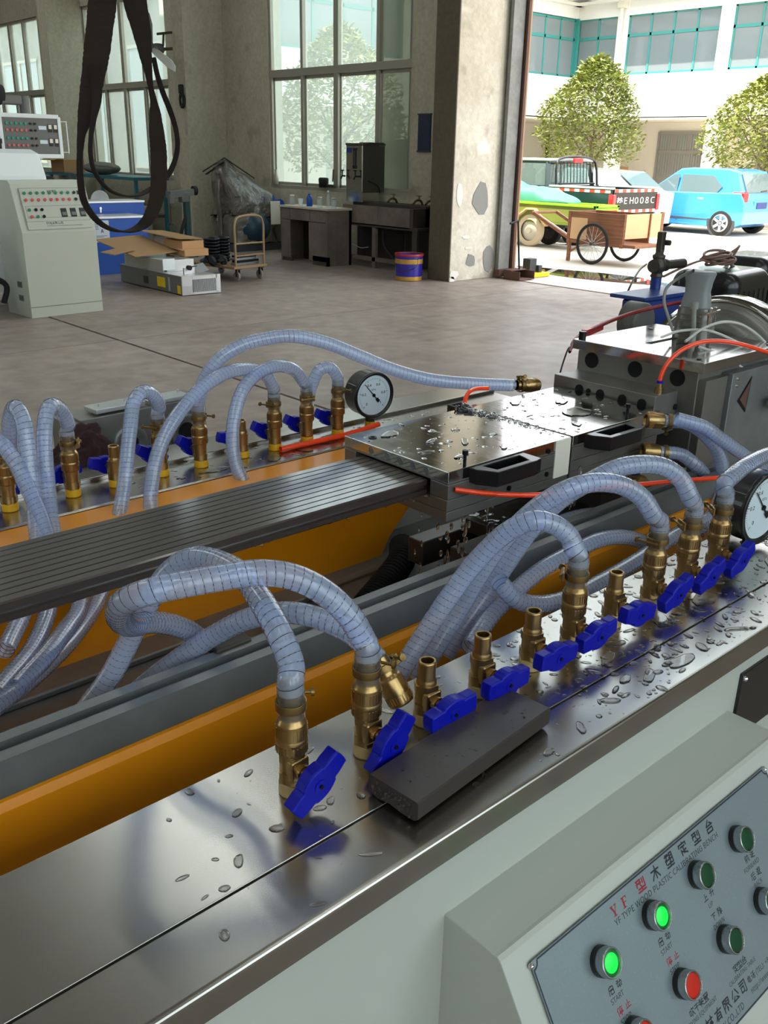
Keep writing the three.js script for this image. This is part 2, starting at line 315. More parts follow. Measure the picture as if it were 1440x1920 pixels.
[...WINDOWS, DOOR].forEach(([a, b], i) => { const w = struct('window_' + (4 + i)); mesh('pane', span(EX + 0.1, EX + 0.105, ...CLERE, a, b), M.clearPane ??= P(0xf0f6f6, { transmission: 1, roughness: 0.2, thickness: 0 }), w); const n = Math.round((b - a) / 0.95); for (let k = 0; k <= n; k++) { const z = a + (b - a - 0.06) * k / n; mesh('mullion', span(EX + 0.05, EX + 0.14, ...CLERE, z, z + 0.06), M.frame, w); } mesh('rail', span(EX + 0.05, EX + 0.14, CLERE[0], CLERE[0] + 0.08, a, b), M.frame, w); mesh('rail', span(EX + 0.05, EX + 0.14, CLERE[1] - 0.08, CLERE[1], a, b), M.frame, w); });
// gate: a steel leaf slid open along the outside of the wall, its rusty end frame beside the pillar
const leaf = struct('door_1');
mesh('panel', span(10.86, 10.91, 0.08, 5.4, -11.55, -9.2), M.steelDoor, leaf);
mesh('end_frame', [span(10.8, 10.85, 0.05, 5.4, -9.2, -9.15, 0.006)], M.rust, leaf);
mesh('edge_strip', span(10.85, 10.88, 0.05, 5.4, -9.19, -9.15, 0.004), M.tan, leaf);
mesh('end_plate', span(10.55, 10.79, 0.12, 5.4, -9.26, -9.2, 0.006), M.steelDoor, leaf);
mesh('bottom_rail', span(10.5, 10.86, 0.03, 0.13, -9.22, -9.13, 0.005), M.rust, leaf);

struct('door_track', span(10.54, 10.6, -0.12, 0.004, -9.25, -2.3), M.rust);
for (const [i, [x, zc]] of [[4.55, -10], [5.35, -10], [4.55, -22], [5.35, -22], [4.6, 1], [-1.5, -10], [-0.7, -10], [-1.5, -22], [-1.2, 1], [-6, -10], [-6, -22], [-6, 1]].entries()) {
  const L = 6.4, g = thing('ceiling_light', 'long fluorescent strip light hung under the hall ceiling', 'light', [x, TOP - 0.5, zc], 0, 'strip lights under the hall ceiling');
  mesh('housing', [box(0.3, 0.08, L, 0, 0.05, 0, 0.01), rod([0, 0.08, 2.6], [0, 0.5, 2.6], 0.01), rod([0, 0.08, -2.6], [0, 0.5, -2.6], 0.01)], M.white, g);
  const tube_ = mesh('lamp_tube', box(0.24, 0.03, L - 0.1, 0, -0.005, 0, 0.01), LAMP_MAT(), g);
  const a = new THREE.RectAreaLight(new THREE.Color().setRGB(0.93, 1, 0.98), x > 4 && zc === -10 ? 3 : zc === -22 ? 7 : LAMP_LEVEL, 0.24, L - 0.1);
  a.rotation.x = -Math.PI / 2; a.position.y = -0.03; a.name = 'strip_light'; g.add(a);
}
function LAMP_MAT() { return LAMP_MAT.m ??= P(0xffffff, { emissive: new THREE.Color(0.9, 1, 0.97), emissiveIntensity: 2 }); }
// ---------------------------------------------------------------- strokes for the Chinese lettering: each stroke a run of two-digit points on a 0-9 grid
const HAN = {
  型: '0151 0353 1105 4145 7174 9196 1797 5659 0999', 木: '0393 5059 5309 5399', 塑: '1020 4030 0151 1304 5354 0454 3006 6066 6090 9096 6292 6494 1797 5659 0999',
  定: '5051 0103 0191 9193 2373 5358 5686 2529 2699', 台: '5014 1484 6294 1686 1619 8689 1989', 启: '4050 1181 8184 1484 1109 3585 3539 8589 3989', 动: '1141 0353 3217 1757 4558 6393 9388 8878 7165 6559',
  停: '2003 1319 6061 3191 4383 4345 8385 4585 3637 3696 9697 4787 6769 6959', 止: '5058 5484 2328 0898', 上: '4048 4484 0898', 升: '4112 3136 3618 0494 7079', 下: '0191 4149 4474',
  降: '0009 0030 3012 1233 3316 6043 4484 8446 5084 4676 3896 6569', 前: '2031 7061 0292 1419 1444 4449 1646 7477 9499', 进: '3282 3585 4237 7238 1021 0313 1317 0799', 后: '8011 1108 1393 3686 3639 8689 3989',
  退: '3080 8084 3282 3484 3037 3756 6488 1021 0313 1317 0799', 吹: '0232 0207 3237 0737 5041 4191 9182 6357 5749 6499', 干: '1181 0494 5159', 装: '2004 0222 3035 5292 7044 5484 0595 4516 3639 4699',
  置: '1090 1013 9093 1393 3033 7073 0494 2528 2575 7578 2677 0999', 机: '0232 1019 1204 1233 5055 5528 5080 8088 8899', 械: '0232 1019 1204 1233 4292 4565 5447 6468 7079 7999 8586', 有: '0292 5008 2429 2474 7479 2676 2878',
  限: '0009 0030 3012 1233 3316 4080 8084 4282 4484 4049 4957 6499', 公: '3005 6095 4518 1888 6698', 司: '0080 8089 8969 0262 1454 1418 5458 1858', 电: '1217 1272 7277 1474 1777 4049 4999 9997', 话: '1021 0424 2428 2837 8041 4494 6165 5686 5659 8689 5989',
  苏: '0292 2033 7063 2474 7468 6858 4418 0526 9597',
};
function han(ctx, text, x, y, size, gap = 1.15, weight = 0.1) {
  ctx.lineWidth = size * weight; ctx.lineCap = 'round'; ctx.strokeStyle = ctx.fillStyle;
  for (const ch of text) {
    if (HAN[ch]) for (const s of HAN[ch].split(' ')) { ctx.beginPath(); for (let i = 0; i < s.length; i += 2) ctx[i ? 'lineTo' : 'moveTo'](x + (+s[i] + 0.3) / 10 * size, y + (+s[i + 1] + 0.3) / 10 * size); ctx.stroke(); } else ctx.fillText(ch, x + size * 0.1, y + size * 0.9);
    x += size * gap;
  }
}
function printed(w, h, paint) {
  const c = document.createElement('canvas'); c.width = w; c.height = h;
  paint(c.getContext('2d'), w, h);
  const t = new THREE.CanvasTexture(c); t.colorSpace = THREE.SRGBColorSpace; t.magFilter = THREE.LinearFilter; t.anisotropy = 8;
  return t;
}
const HOSE_LINES = {
  n1: [[0.427, 1.235, -0.585], [0.428, 1.261, -0.592], [0.432, 1.283, -0.615], [0.443, 1.297, -0.66], [0.459, 1.299, -0.72], [0.455, 1.299, -0.765], [0.446, 1.295, -0.79], [0.433, 1.28, -0.81], [0.419, 1.249, -0.83], [0.406, 1.214, -0.845], [0.395, 1.178, -0.86], [0.376, 1.138, -0.872], [0.352, 1.102, -0.885], [0.319, 1.062, -0.9]],
  n2: [[0.515, 1.233, -0.585], [0.513, 1.257, -0.588], [0.501, 1.286, -0.597], [0.484, 1.31, -0.612], [0.463, 1.326, -0.63], [0.436, 1.333, -0.648], [0.406, 1.331, -0.665], [0.37, 1.329, -0.68], [0.343, 1.324, -0.695], [0.33, 1.311, -0.715], [0.339, 1.279, -0.75], [0.374, 1.236, -0.8], [0.422, 1.206, -0.84], [0.467, 1.173, -0.865], [0.5, 1.138, -0.88], [0.516, 1.103, -0.89], [0.522, 1.05, -0.9]],
  n3: [[0.575, 1.183, -0.625], [0.573, 1.194, -0.64], [0.57, 1.209, -0.67], [0.557, 1.218, -0.7], [0.539, 1.222, -0.73], [0.524, 1.215, -0.76], [0.508, 1.2, -0.79], [0.489, 1.169, -0.83], [0.461, 1.137, -0.86], [0.428, 1.108, -0.88], [0.39, 1.071, -0.9]],
  n6: [[0.848, 1.236, -0.585], [0.848, 1.258, -0.588], [0.846, 1.276, -0.6], [0.833, 1.29, -0.615], [0.815, 1.294, -0.63], [0.802, 1.281, -0.65], [0.789, 1.256, -0.67], [0.771, 1.222, -0.688], [0.746, 1.183, -0.7], [0.718, 1.14, -0.71], [0.683, 1.096, -0.715], [0.657, 1.051, -0.72]],
  n8: [[1.022, 1.235, -0.585], [1.014, 1.263, -0.588], [1.001, 1.287, -0.6], [0.975, 1.306, -0.615], [0.939, 1.315, -0.63], [0.906, 1.311, -0.645], [0.884, 1.293, -0.665], [0.859, 1.263, -0.685], [0.838, 1.23, -0.7], [0.817, 1.185, -0.715], [0.796, 1.141, -0.725], [0.764, 1.099, -0.73], [0.731, 1.057, -0.735]],
  n9: [[1.108, 1.24, -0.585], [1.101, 1.269, -0.588], [1.093, 1.292, -0.6], [1.071, 1.311, -0.615], [1.041, 1.318, -0.63], [1.009, 1.316, -0.645], [0.974, 1.304, -0.658], [0.943, 1.281, -0.68], [0.917, 1.247, -0.7], [0.896, 1.199, -0.72], [0.874, 1.152, -0.735], [0.84, 1.106, -0.745], [0.801, 1.06, -0.75]],
  n10: [[1.187, 1.241, -0.585], [1.189, 1.265, -0.587], [1.216, 1.273, -0.59], [1.287, 1.276, -0.6], [1.375, 1.27, -0.61], [1.508, 1.242, -0.62]],
  m1: [[1.553, 1.049, -0.86], [1.499, 1.063, -0.86], [1.432, 1.08, -0.86], [1.325, 1.106, -0.86], [1.236, 1.119, -0.865], [1.163, 1.116, -0.87], [1.096, 1.101, -0.87], [1.039, 1.069, -0.87]],
  m2: [[1.347, 1.046, -0.75], [1.287, 1.091, -0.75], [1.226, 1.121, -0.75], [1.149, 1.14, -0.75], [1.081, 1.139, -0.75], [0.998, 1.136, -0.745], [0.927, 1.127, -0.735], [0.855, 1.115, -0.72], [0.793, 1.098, -0.7]],
  m3: [[1.409, 1.115, -0.72], [1.303, 1.119, -0.71], [1.183, 1.113, -0.7], [1.07, 1.113, -0.69], [0.986, 1.115, -0.685], [0.913, 1.128, -0.685], [0.866, 1.15, -0.69], [0.843, 1.179, -0.7]],
  c1: [[1.478, 1.2488, -0.866], [1.514, 1.245, -0.84], [1.529, 1.234, -0.82], [1.549, 1.21, -0.8], [1.576, 1.17, -0.79], [1.576, 1.13, -0.78], [1.544, 1.092, -0.77], [1.491, 1.064, -0.765]],
  c2: [[1.478, 1.1885, -0.866], [1.513, 1.184, -0.84], [1.528, 1.169, -0.82], [1.562, 1.138, -0.81], [1.574, 1.103, -0.8], [1.551, 1.074, -0.79], [1.509, 1.044, -0.78]],
  c3: [[1.47, 1.262, -0.835], [1.506, 1.248, -0.8], [1.547, 1.222, -0.785], [1.605, 1.187, -0.77], [1.664, 1.152, -0.76], [1.735, 1.107, -0.755]],
  far5: [[0.867, 1.226, -1.475], [0.867, 1.266, -1.473], [0.876, 1.304, -1.465], [0.9, 1.339, -1.45], [0.938, 1.363, -1.43], [0.978, 1.374, -1.41], [1.015, 1.378, -1.385], [1.071, 1.365, -1.36], [1.132, 1.337, -1.33], [1.196, 1.306, -1.3], [1.27, 1.281, -1.27], [1.356, 1.266, -1.24], [1.458, 1.253, -1.21]],
  far7: [[1.04, 1.22, -1.475], [1.035, 1.256, -1.472], [1.011, 1.289, -1.46], [0.965, 1.31, -1.45], [0.901, 1.316, -1.43], [0.843, 1.302, -1.415], [0.789, 1.274, -1.4], [0.746, 1.241, -1.385], [0.716, 1.207, -1.37], [0.694, 1.163, -1.355], [0.68, 1.122, -1.34], [0.662, 1.071, -1.3]],
  far8: [[1.121, 1.223, -1.475], [1.112, 1.258, -1.472], [1.079, 1.291, -1.46], [1.031, 1.308, -1.45], [0.98, 1.304, -1.44], [0.932, 1.281, -1.425], [0.901, 1.238, -1.41], [0.885, 1.193, -1.395], [0.883, 1.147, -1.38], [0.889, 1.112, -1.36], [0.888, 1.073, -1.33]],
  far9: [[1.202, 1.225, -1.475], [1.2, 1.259, -1.475], [1.182, 1.28, -1.478], [1.162, 1.276, -1.485], [1.149, 1.244, -1.495], [1.146, 1.204, -1.505], [1.146, 1.162, -1.51]],
  far4: [[0.784, 1.228, -1.475], [0.781, 1.26, -1.472], [0.764, 1.289, -1.46], [0.735, 1.301, -1.445], [0.711, 1.289, -1.43], [0.691, 1.255, -1.41], [0.67, 1.207, -1.39], [0.649, 1.159, -1.37], [0.622, 1.115, -1.345], [0.54, 1.049, -1.25], [0.451, 1.047, -1.15], [0.35, 1.064, -1.05], [0.266, 1.08, -0.98]],
  far2: [[0.61, 1.228, -1.475], [0.608, 1.255, -1.472], [0.592, 1.29, -1.455], [0.568, 1.307, -1.435], [0.549, 1.292, -1.415], [0.534, 1.251, -1.395], [0.524, 1.205, -1.375], [0.513, 1.16, -1.35], [0.502, 1.127, -1.32], [0.449, 1.081, -1.22], [0.382, 1.068, -1.12], [0.293, 1.078, -1.02]],
  far1: [[0.501, 1.187, -1.475], [0.504, 1.233, -1.472], [0.505, 1.288, -1.45], [0.506, 1.317, -1.42], [0.507, 1.303, -1.4], [0.502, 1.261, -1.38], [0.494, 1.211, -1.36], [0.482, 1.165, -1.33], [0.464, 1.13, -1.29], [0.407, 1.094, -1.2], [0.337, 1.086, -1.1]],
  far0: [[0.451, 1.286, -1.46], [0.468, 1.272, -1.41], [0.478, 1.248, -1.38], [0.484, 1.21, -1.355], [0.487, 1.163, -1.32], [0.483, 1.119, -1.28], [0.485, 1.077, -1.2], [0.408, 1.076, -1.1], [0.319, 1.075, -1.02]],
};
const TUBE_LINES = {
  front: [[0.969, 1.22, -0.905], [1.006, 1.212, -0.885], [1.04, 1.208, -0.86], [1.094, 1.201, -0.84], [1.15, 1.199, -0.82], [1.224, 1.195, -0.8], [1.32, 1.186, -0.78], [1.425, 1.175, -0.76], [1.542, 1.161, -0.74], [1.66, 1.146, -0.73]],
  arch: [[1.575, 1.284, -0.94], [1.576, 1.305, -0.94], [1.586, 1.331, -0.935], [1.608, 1.353, -0.925], [1.647, 1.367, -0.91], [1.69, 1.368, -0.895], [1.739, 1.36, -0.875], [1.831, 1.334, -0.85]],
  far: [[1.034, 1.1365, -1.452], [1.1, 1.1365, -1.45], [1.165, 1.1365, -1.449], [1.23, 1.137, -1.45], [1.3, 1.142, -1.452]],
  back: [[1.271, 1.24, -1.17], [1.281, 1.256, -1.18], [1.302, 1.266, -1.19], [1.333, 1.266, -1.2], [1.368, 1.262, -1.2]],
  red1: [[1.656, 1.297, -1.22], [1.707, 1.31, -1.25], [1.824, 1.314, -1.3], [1.995, 1.312, -1.36], [2.083, 1.308, -1.38]],
  red2: [[1.695, 1.293, -1.25], [1.777, 1.31, -1.28], [1.951, 1.318, -1.33], [2.12, 1.327, -1.35], [2.213, 1.346, -1.3], [2.194, 1.367, -1.2], [2.168, 1.37, -1.1], [2.134, 1.363, -1]],
  red3: [[3.19, 1.355, -1.7], [3.189, 1.342, -1.65], [3.198, 1.294, -1.6], [3.084, 1.251, -1.5], [2.988, 1.176, -1.4]],
  thin1: [[1.659, 1.363, -1], [1.738, 1.368, -1], [1.792, 1.366, -0.97], [1.835, 1.345, -0.93], [1.877, 1.32, -0.9], [1.92, 1.286, -0.88]],
  thin2: [[1.702, 1.354, -0.97], [1.768, 1.374, -0.97], [1.834, 1.382, -0.96], [1.866, 1.376, -0.94], [1.905, 1.353, -0.92], [1.951, 1.314, -0.9]],
  thin3: [[1.722, 1.344, -0.95], [1.761, 1.326, -0.91], [1.802, 1.296, -0.88], [1.897, 1.241, -0.86]],
  grey1: [[1.785, 1.355, -1.05], [1.789, 1.386, -1.07], [1.784, 1.414, -1.08], [1.788, 1.442, -1.08], [1.801, 1.465, -1.06], [1.782, 1.484, -1.02]],
  black1: [[2.265, 1.268, -1.5], [2.3, 1.308, -1.52], [2.344, 1.34, -1.54], [2.485, 1.385, -1.6], [2.548, 1.395, -1.62]],
  wire1: [[1.601, 1.26, -1.2], [1.609, 1.283, -1.2], [1.635, 1.307, -1.21], [1.657, 1.311, -1.22]],
  grey2: [[2.621, 1.382, -1.5], [2.751, 1.367, -1.5], [2.818, 1.382, -1.5], [2.828, 1.395, -1.5], [2.886, 1.361, -1.5], [2.833, 1.32, -1.45], [2.752, 1.283, -1.4]],
};
const SLING = [
  [[[2.723, 3.454, -5.2], [2.655, 2.817, -5.2], [2.599, 2.438, -5.2], [2.57, 2.308, -5.2], [2.538, 2.175, -5.2], [2.509, 2.068, -5.2], [2.476, 1.96, -5.2], [2.444, 1.864, -5.2], [2.409, 1.768, -5.2], [2.389, 1.671, -5.2], [2.378, 1.574, -5.2], [2.376, 1.489, -5.2], [2.386, 1.41, -5.2], [2.424, 1.339, -5.2], [2.477, 1.285, -5.2], [2.546, 1.25, -5.2], [2.626, 1.238, -5.2], [2.704, 1.254, -5.2], [2.774, 1.3, -5.2], [2.826, 1.381, -5.2], [2.859, 1.486, -5.2], [2.871, 1.59, -5.2], [2.876, 1.693, -5.2], [2.872, 1.78, -5.2], [2.87, 1.88, -5.2], [2.866, 1.951, -5.2], [2.854, 2.02, -5.2], [2.846, 2.089, -5.2], [2.836, 2.17, -5.2], [2.821, 2.304, -5.2], [2.792, 2.459, -5.2], [2.785, 2.836, -5.2], [2.798, 3.47, -5.2]],
   [0.149, 0.155, 0.158, 0.154, 0.146, 0.135, 0.118, 0.094, 0.047, 0.033, 0.036, 0.039, 0.039, 0.04, 0.037, 0.04, 0.044, 0.054, 0.07, 0.083, 0.092, 0.095, 0.094, 0.087, 0.068, 0.04, 0.031, 0.04, 0.064, 0.105, 0.127, 0.143, 0.15]],
  [[[2.503, 2.119, -5.17], [2.502, 2.013, -5.16], [2.485, 1.932, -5.14], [2.451, 1.85, -5.12], [2.417, 1.741, -5.11], [2.408, 1.659, -5.11], [2.423, 1.582, -5.12], [2.471, 1.514, -5.14], [2.539, 1.466, -5.17], [2.636, 1.437, -5.21], [2.746, 1.437, -5.25], [2.841, 1.465, -5.28], [2.927, 1.503, -5.3], [3.004, 1.557, -5.32], [3.054, 1.64, -5.32], [3.075, 1.725, -5.32], [3.056, 1.815, -5.3], [3.012, 1.916, -5.28], [2.962, 2.008, -5.26], [2.923, 2.095, -5.24], [2.895, 2.181, -5.22]],
   [0.058, 0.064, 0.053, 0.032, 0.023, 0.024, 0.024, 0.024, 0.027, 0.031, 0.035, 0.035, 0.032, 0.033, 0.029, 0.029, 0.029, 0.032, 0.031, 0.028, 0.027]],
];
const CART = { turn: -0.05, L: 1.15, W: 0.72, axle: -0.56 };
// ---------------------------------------------------------------- the calibrating bench; its long axis runs along x, its middle lies at z = -1.03
const T0 = 1.13;                                                    // height of both steel trays
const far = (z) => -2.06 - z;
const bench = thing('calibrating_bench', 'long grey machine bench with steel trays, yellow inner walls and a lit push button console', 'machine');
const X0 = -0.55, X1 = 1.76;
mesh('steel_tray', [span(X0, X1, T0 - 0.012, T0, -0.655, -0.514, 0.0007), span(X0, X1, T0 - 0.012, T0 - 0.005, -0.52, -0.5), extX([[-0.5126, T0 - 0.008], [-0.5126, T0 - 0.0022], [-0.4518, T0 - 0.0022], [-0.4498, T0 - 0.0026], [-0.4482, T0 - 0.0036], [-0.4473, T0 - 0.005], [-0.447, T0 - 0.007], [-0.447, 1.097], [-0.449, 1.097], [-0.449, T0 - 0.008]], X0, X1), span(X0, X1, 1.1, T0 - 0.003, -0.655, -0.652, 0.001)], M.tray, bench, 'near steel tray with a folded front lip');
mesh('steel_tray', [span(X0, X1, T0 - 0.012, T0, far(-0.655), far(-0.54), 0.0015), span(X0, X1, T0 - 0.014, T0 + 0.008, far(-0.54), far(-0.447), 0.003), span(X0, X1, 1.098, T0 - 0.001, -1.408, -1.403, 0.002)], M.tray, bench, 'far steel tray');
mesh('cabinet_body', [span(X0, X1, 0, 1.1, -0.64, -0.46, 0.004), span(X0, X1, 0, 0.9, -0.78, -0.64)], M.paint, bench, 'pale grey green front');
mesh('cabinet_body', span(X0, X1, 0, 1.1, far(-0.46), -1.41, 0.004), M.paint, bench);
mesh('yellow_wall', [extX([[-0.78, 0.9], [-0.78, 1.092], [-0.784, 1.101], [-0.79, 1.105], [-0.828, 1.105], [-0.828, 0.9]], X0, X1)], M.yellow, bench, 'yellow painted inner wall behind the near tray');
{
  const g = ext([[X0, 0.9], [1.17, 0.9], [1.2, 0.95], [1.26, 1.01], [1.27, 1.125], [X0, 1.125]], 0.09, 0.004);
  mesh('yellow_wall', g.translate(0, 0, -1.395), M.yellow, bench, 'yellow painted far wall of the trough');
}
mesh('trough_floor', [span(X0, X1, 0.85, 0.9, -1.41, -0.82), span(X0, X1, 0.9, 0.912, -1.31, -1.245, 0.004)], M.zinc, bench);
mesh('guide_rail', [extX([[-0.783, 1.107], [-0.783, 1.148], [-0.797, 1.148], [-0.797, 1.138], [-0.814, 1.138], [-0.814, 1.148], [-0.828, 1.148], [-0.828, 1.107]], X0, 1.62, 0.0006)], M.zinc, bench, 'grey slotted guide rail');
mesh('rail_clip', [box(0.05, 0.012, 0.022, 0.512, 1.147, -0.833, 0.003)], M.iron, bench);
// push button console
const prof = [[-0.462, 1.0], [-0.462, 1.013], [-0.396, 1.013], [-0.3925, 1.0135], [-0.389, 1.011], [-0.31, 0.8815], [-0.262, 0.803], [-0.255, 0.79], [-0.255, 0.66], [-0.462, 0.66]];
mesh('console_housing', extX(prof, 0.51, 1.046, 0.0015), M.paint, bench, 'pale grey console with a sloping face');
mesh('weld_bead', [rod([0.513, 1.0135, -0.4605], [1.044, 1.0135, -0.4605], 0.0016)], M.paint, bench);
const face = sub('control_panel', bench, [0.51, 1.01645, -0.3883]);
face.rotation.x = -0.5484;
{
  const W = 0.452, H = 0.205, px = 3400, tex = printed(1536, 700, (c, w, h) => {
    const k = w / W, S = (m) => m * k, u = (x) => S(x - 0.028), v = (y) => S(y - 0.0205);
    c.fillStyle = '#7d898e'; c.fillRect(0, 0, w, h);
    for (let i = 0; i < 5000; i++) { c.fillStyle = `rgba(${hash(i, 1, 1) > 0.5 ? 190 : 90},${hash(i, 1, 1) > 0.5 ? 200 : 100},205,0.10)`; c.fillRect(hash(i, 2, 3) * w, hash(i, 3, 4) * h, 4, 4); }
    c.strokeStyle = '#1c2530'; c.lineWidth = 6; c.beginPath(); c.moveTo(30, 5); c.lineTo(w - 30, 5); c.arc(w - 5, 5, 24, Math.PI, Math.PI / 2, true); c.lineTo(w - 5, h - 30); c.arc(w - 5, h - 5, 24, -Math.PI / 2, Math.PI, true); c.lineTo(30, h - 5); c.arc(5, h - 5, 24, 0, -Math.PI / 2, true); c.lineTo(5, 30); c.arc(5, 5, 24, Math.PI / 2, 0, true); c.stroke();
    c.fillStyle = '#8f1d28'; c.font = 'bold ' + S(0.0155) + 'px serif';
    c.fillText('Y', u(0.1475), v(0.041)); c.fillText('F', u(0.166), v(0.041));
    han(c, '型', u(0.195), v(0.0255), S(0.0145), 1, 0.13);
    c.fillStyle = '#141a22';
    [['木', 0.222], ['塑', 0.2495], ['定', 0.277], ['型', 0.3045], ['台', 0.332]].forEach(([t, x]) => han(c, t, u(x), v(0.0255), S(0.0145), 1, 0.12));
    c.font = S(0.0088) + 'px sans-serif';
    const fit = (t, x0, x1, y) => { const s = (u(x1) - u(x0)) / c.measureText(t).width; c.save(); c.translate(u(x0), v(y)); c.scale(s, 1); c.fillText(t, 0, 0); c.restore(); };
    fit('YF TYPE WOOD PLASTIC CALIBRATING BENCH', 0.148, 0.349, 0.0495);
    const two = (x, y, a, b, red, sz = 0.0088) => { c.fillStyle = red ? '#8f1d28' : '#141a22'; const n = a.length; han(c, a, u(x) - S(sz * (n === 2 ? 0.98 : n * 0.53)), v(y), S(sz), n === 2 ? 1.45 : 1.06, 0.1); c.fillStyle = '#1a212a'; c.font = S(0.0075) + 'px sans-serif'; const m = c.measureText(b).width; c.fillText(b, u(x) - m / 2, v(y + 0.0167)); };
    two(0.117, 0.092, '启动', 'START'); two(0.119, 0.1145, '停止', 'STOP', true);
    two(0.206, 0.091, '启动', 'START'); two(0.208, 0.1135, '停止', 'STOP', true);
    two(0.296, 0.0895, '上升', 'UP'); two(0.2985, 0.1125, '下降', 'DOWN');
    two(0.388, 0.0895, '前进', 'FORWARD'); two(0.3885, 0.111, '后退', 'BACK');
    const cap = (x, y, a, b) => { c.fillStyle = '#141a22'; han(c, a, u(x) - S(0.0088 * a.length * 0.52), v(y), S(0.0088), 1.04, 0.1); c.font = S(0.0062) + 'px sans-serif'; c.fillText(b, u(x) - c.measureText(b).width / 2, v(y + 0.0152)); };
    cap(0.224, 0.1725, '吹干装置', 'DRYING EQUIPMENT'); cap(0.308, 0.175, '定型台', 'CALIBRATING TABLE'); cap(0.397, 0.175, '定型台', 'CALIBRATING TABLE');
    han(c, '机械有限公司', u(0.206), v(0.1945), S(0.0135), 1.3, 0.11);
    c.font = S(0.0098) + 'px sans-serif'; c.fillText('MACHINERY CO.,LTD', u(0.2), v(0.2195));
    han(c, '电话', u(0.3105), v(0.1965), S(0.0078), 1.1, 0.1); c.font = S(0.0078) + 'px sans-serif'; c.fillText('(TEL): +86-5', u(0.329), v(0.204)); c.fillText('Http://www.s', u(0.3105), v(0.2155));
  });
  const plateMat = P(0xffffff, { map: tex, roughness: 0.42, metalness: 0.25 });
  const g = new THREE.BoxGeometry(W, H, 0.0016);
  mesh('label_plate', g.translate(0.028 + W / 2, -(0.0205 + H / 2), 0.0008), plateMat, face, 'blue grey label plate with printed lettering');
  for (const [x, y] of [[0.0285, 0.024], [0.4785, 0.024]]) mesh('screw', [lathe([[0, 0.004], [0.002, 0.0035], [0.003, 0.0015], [0.003, 0]], x, -y, 0, 'z', 10)], M.chrome, face);
}
const capLit = P(0x0c7a20, { roughness: 0.3, emissive: new THREE.Color(0.0, 0.62, 0.05), emissiveIntensity: 0.75 }), capRing = P(0x0a5a2c, { roughness: 0.3 }), capGreen = P(0x06401f, { roughness: 0.45, specularIntensity: 0.5 }), capRed = P(0xc8240c, { roughness: 0.45, specularIntensity: 0.5 });
const ringG = lathe([[0.0118, 0.012], [0.0128, 0.0158], [0.0138, 0.0158], [0.0147, 0.0145], [0.0148, 0.005], [0.012, 0.005]], 0, 0, 0, 'z', 32), baseG = cyl(0.0152, 0.006, 0, 0, 0.003, 'z', 0.0152, 28);
[[0.112, 0.0655, 1], [0.2014, 0.0653, 1], [0.29, 0.0656, 0], [0.378, 0.0659, 0], [0.1215, 0.144, 2], [0.2095, 0.1442, 2], [0.2984, 0.144, 0], [0.382, 0.1432, 0]].forEach(([x, y, k], i) => {
  const b = sub('push_button', face, [x, -y, 0.0016]);
  b.userData.label = ['dark green push button', 'lit green push button', 'red push button'][k];
  mesh('gasket', baseG.clone(), M.black, b); mesh('bezel', ringG.clone(), M.chromeSatin ??= P(0xb4b8ba, { roughness: 0.25, metalness: 0.95 }), b);
  if (k === 1) {
    mesh('cap_rim', [lathe([[0.0092, 0.0142], [0.0122, 0.0138]], 0, 0, 0, 'z', 28)], capRing, b);
    mesh('lamp_cap', [lathe([[0.0, 0.0152], [0.0086, 0.015], [0.0096, 0.0142]], 0, 0, 0, 'z', 28)], capLit, b);
    const l = new THREE.PointLight(new THREE.Color(0.1, 1, 0.2), 0.00008); l.position.set(0, 0, 0.03); l.name = 'button_light'; b.add(l);
  } else mesh('cap', [lathe([[0.0, 0.0146], [0.0112, 0.0144], [0.0122, 0.0132]], 0, 0, 0, 'z', 28)], k ? capRed : capGreen, b);
});
// black cover plate let into the front, right of the console
mesh('cover_plate', [span(1.065, 1.46, 0.955, 1.064, -0.4615, -0.4555, 0.002)], M.black, bench, 'black cover plate');
mesh('screw', [lathe([[0, 0.004], [0.003, 0.003], [0.004, 0]], 1.073, 1.055, -0.4555, 'z', 10)], M.chrome, bench);

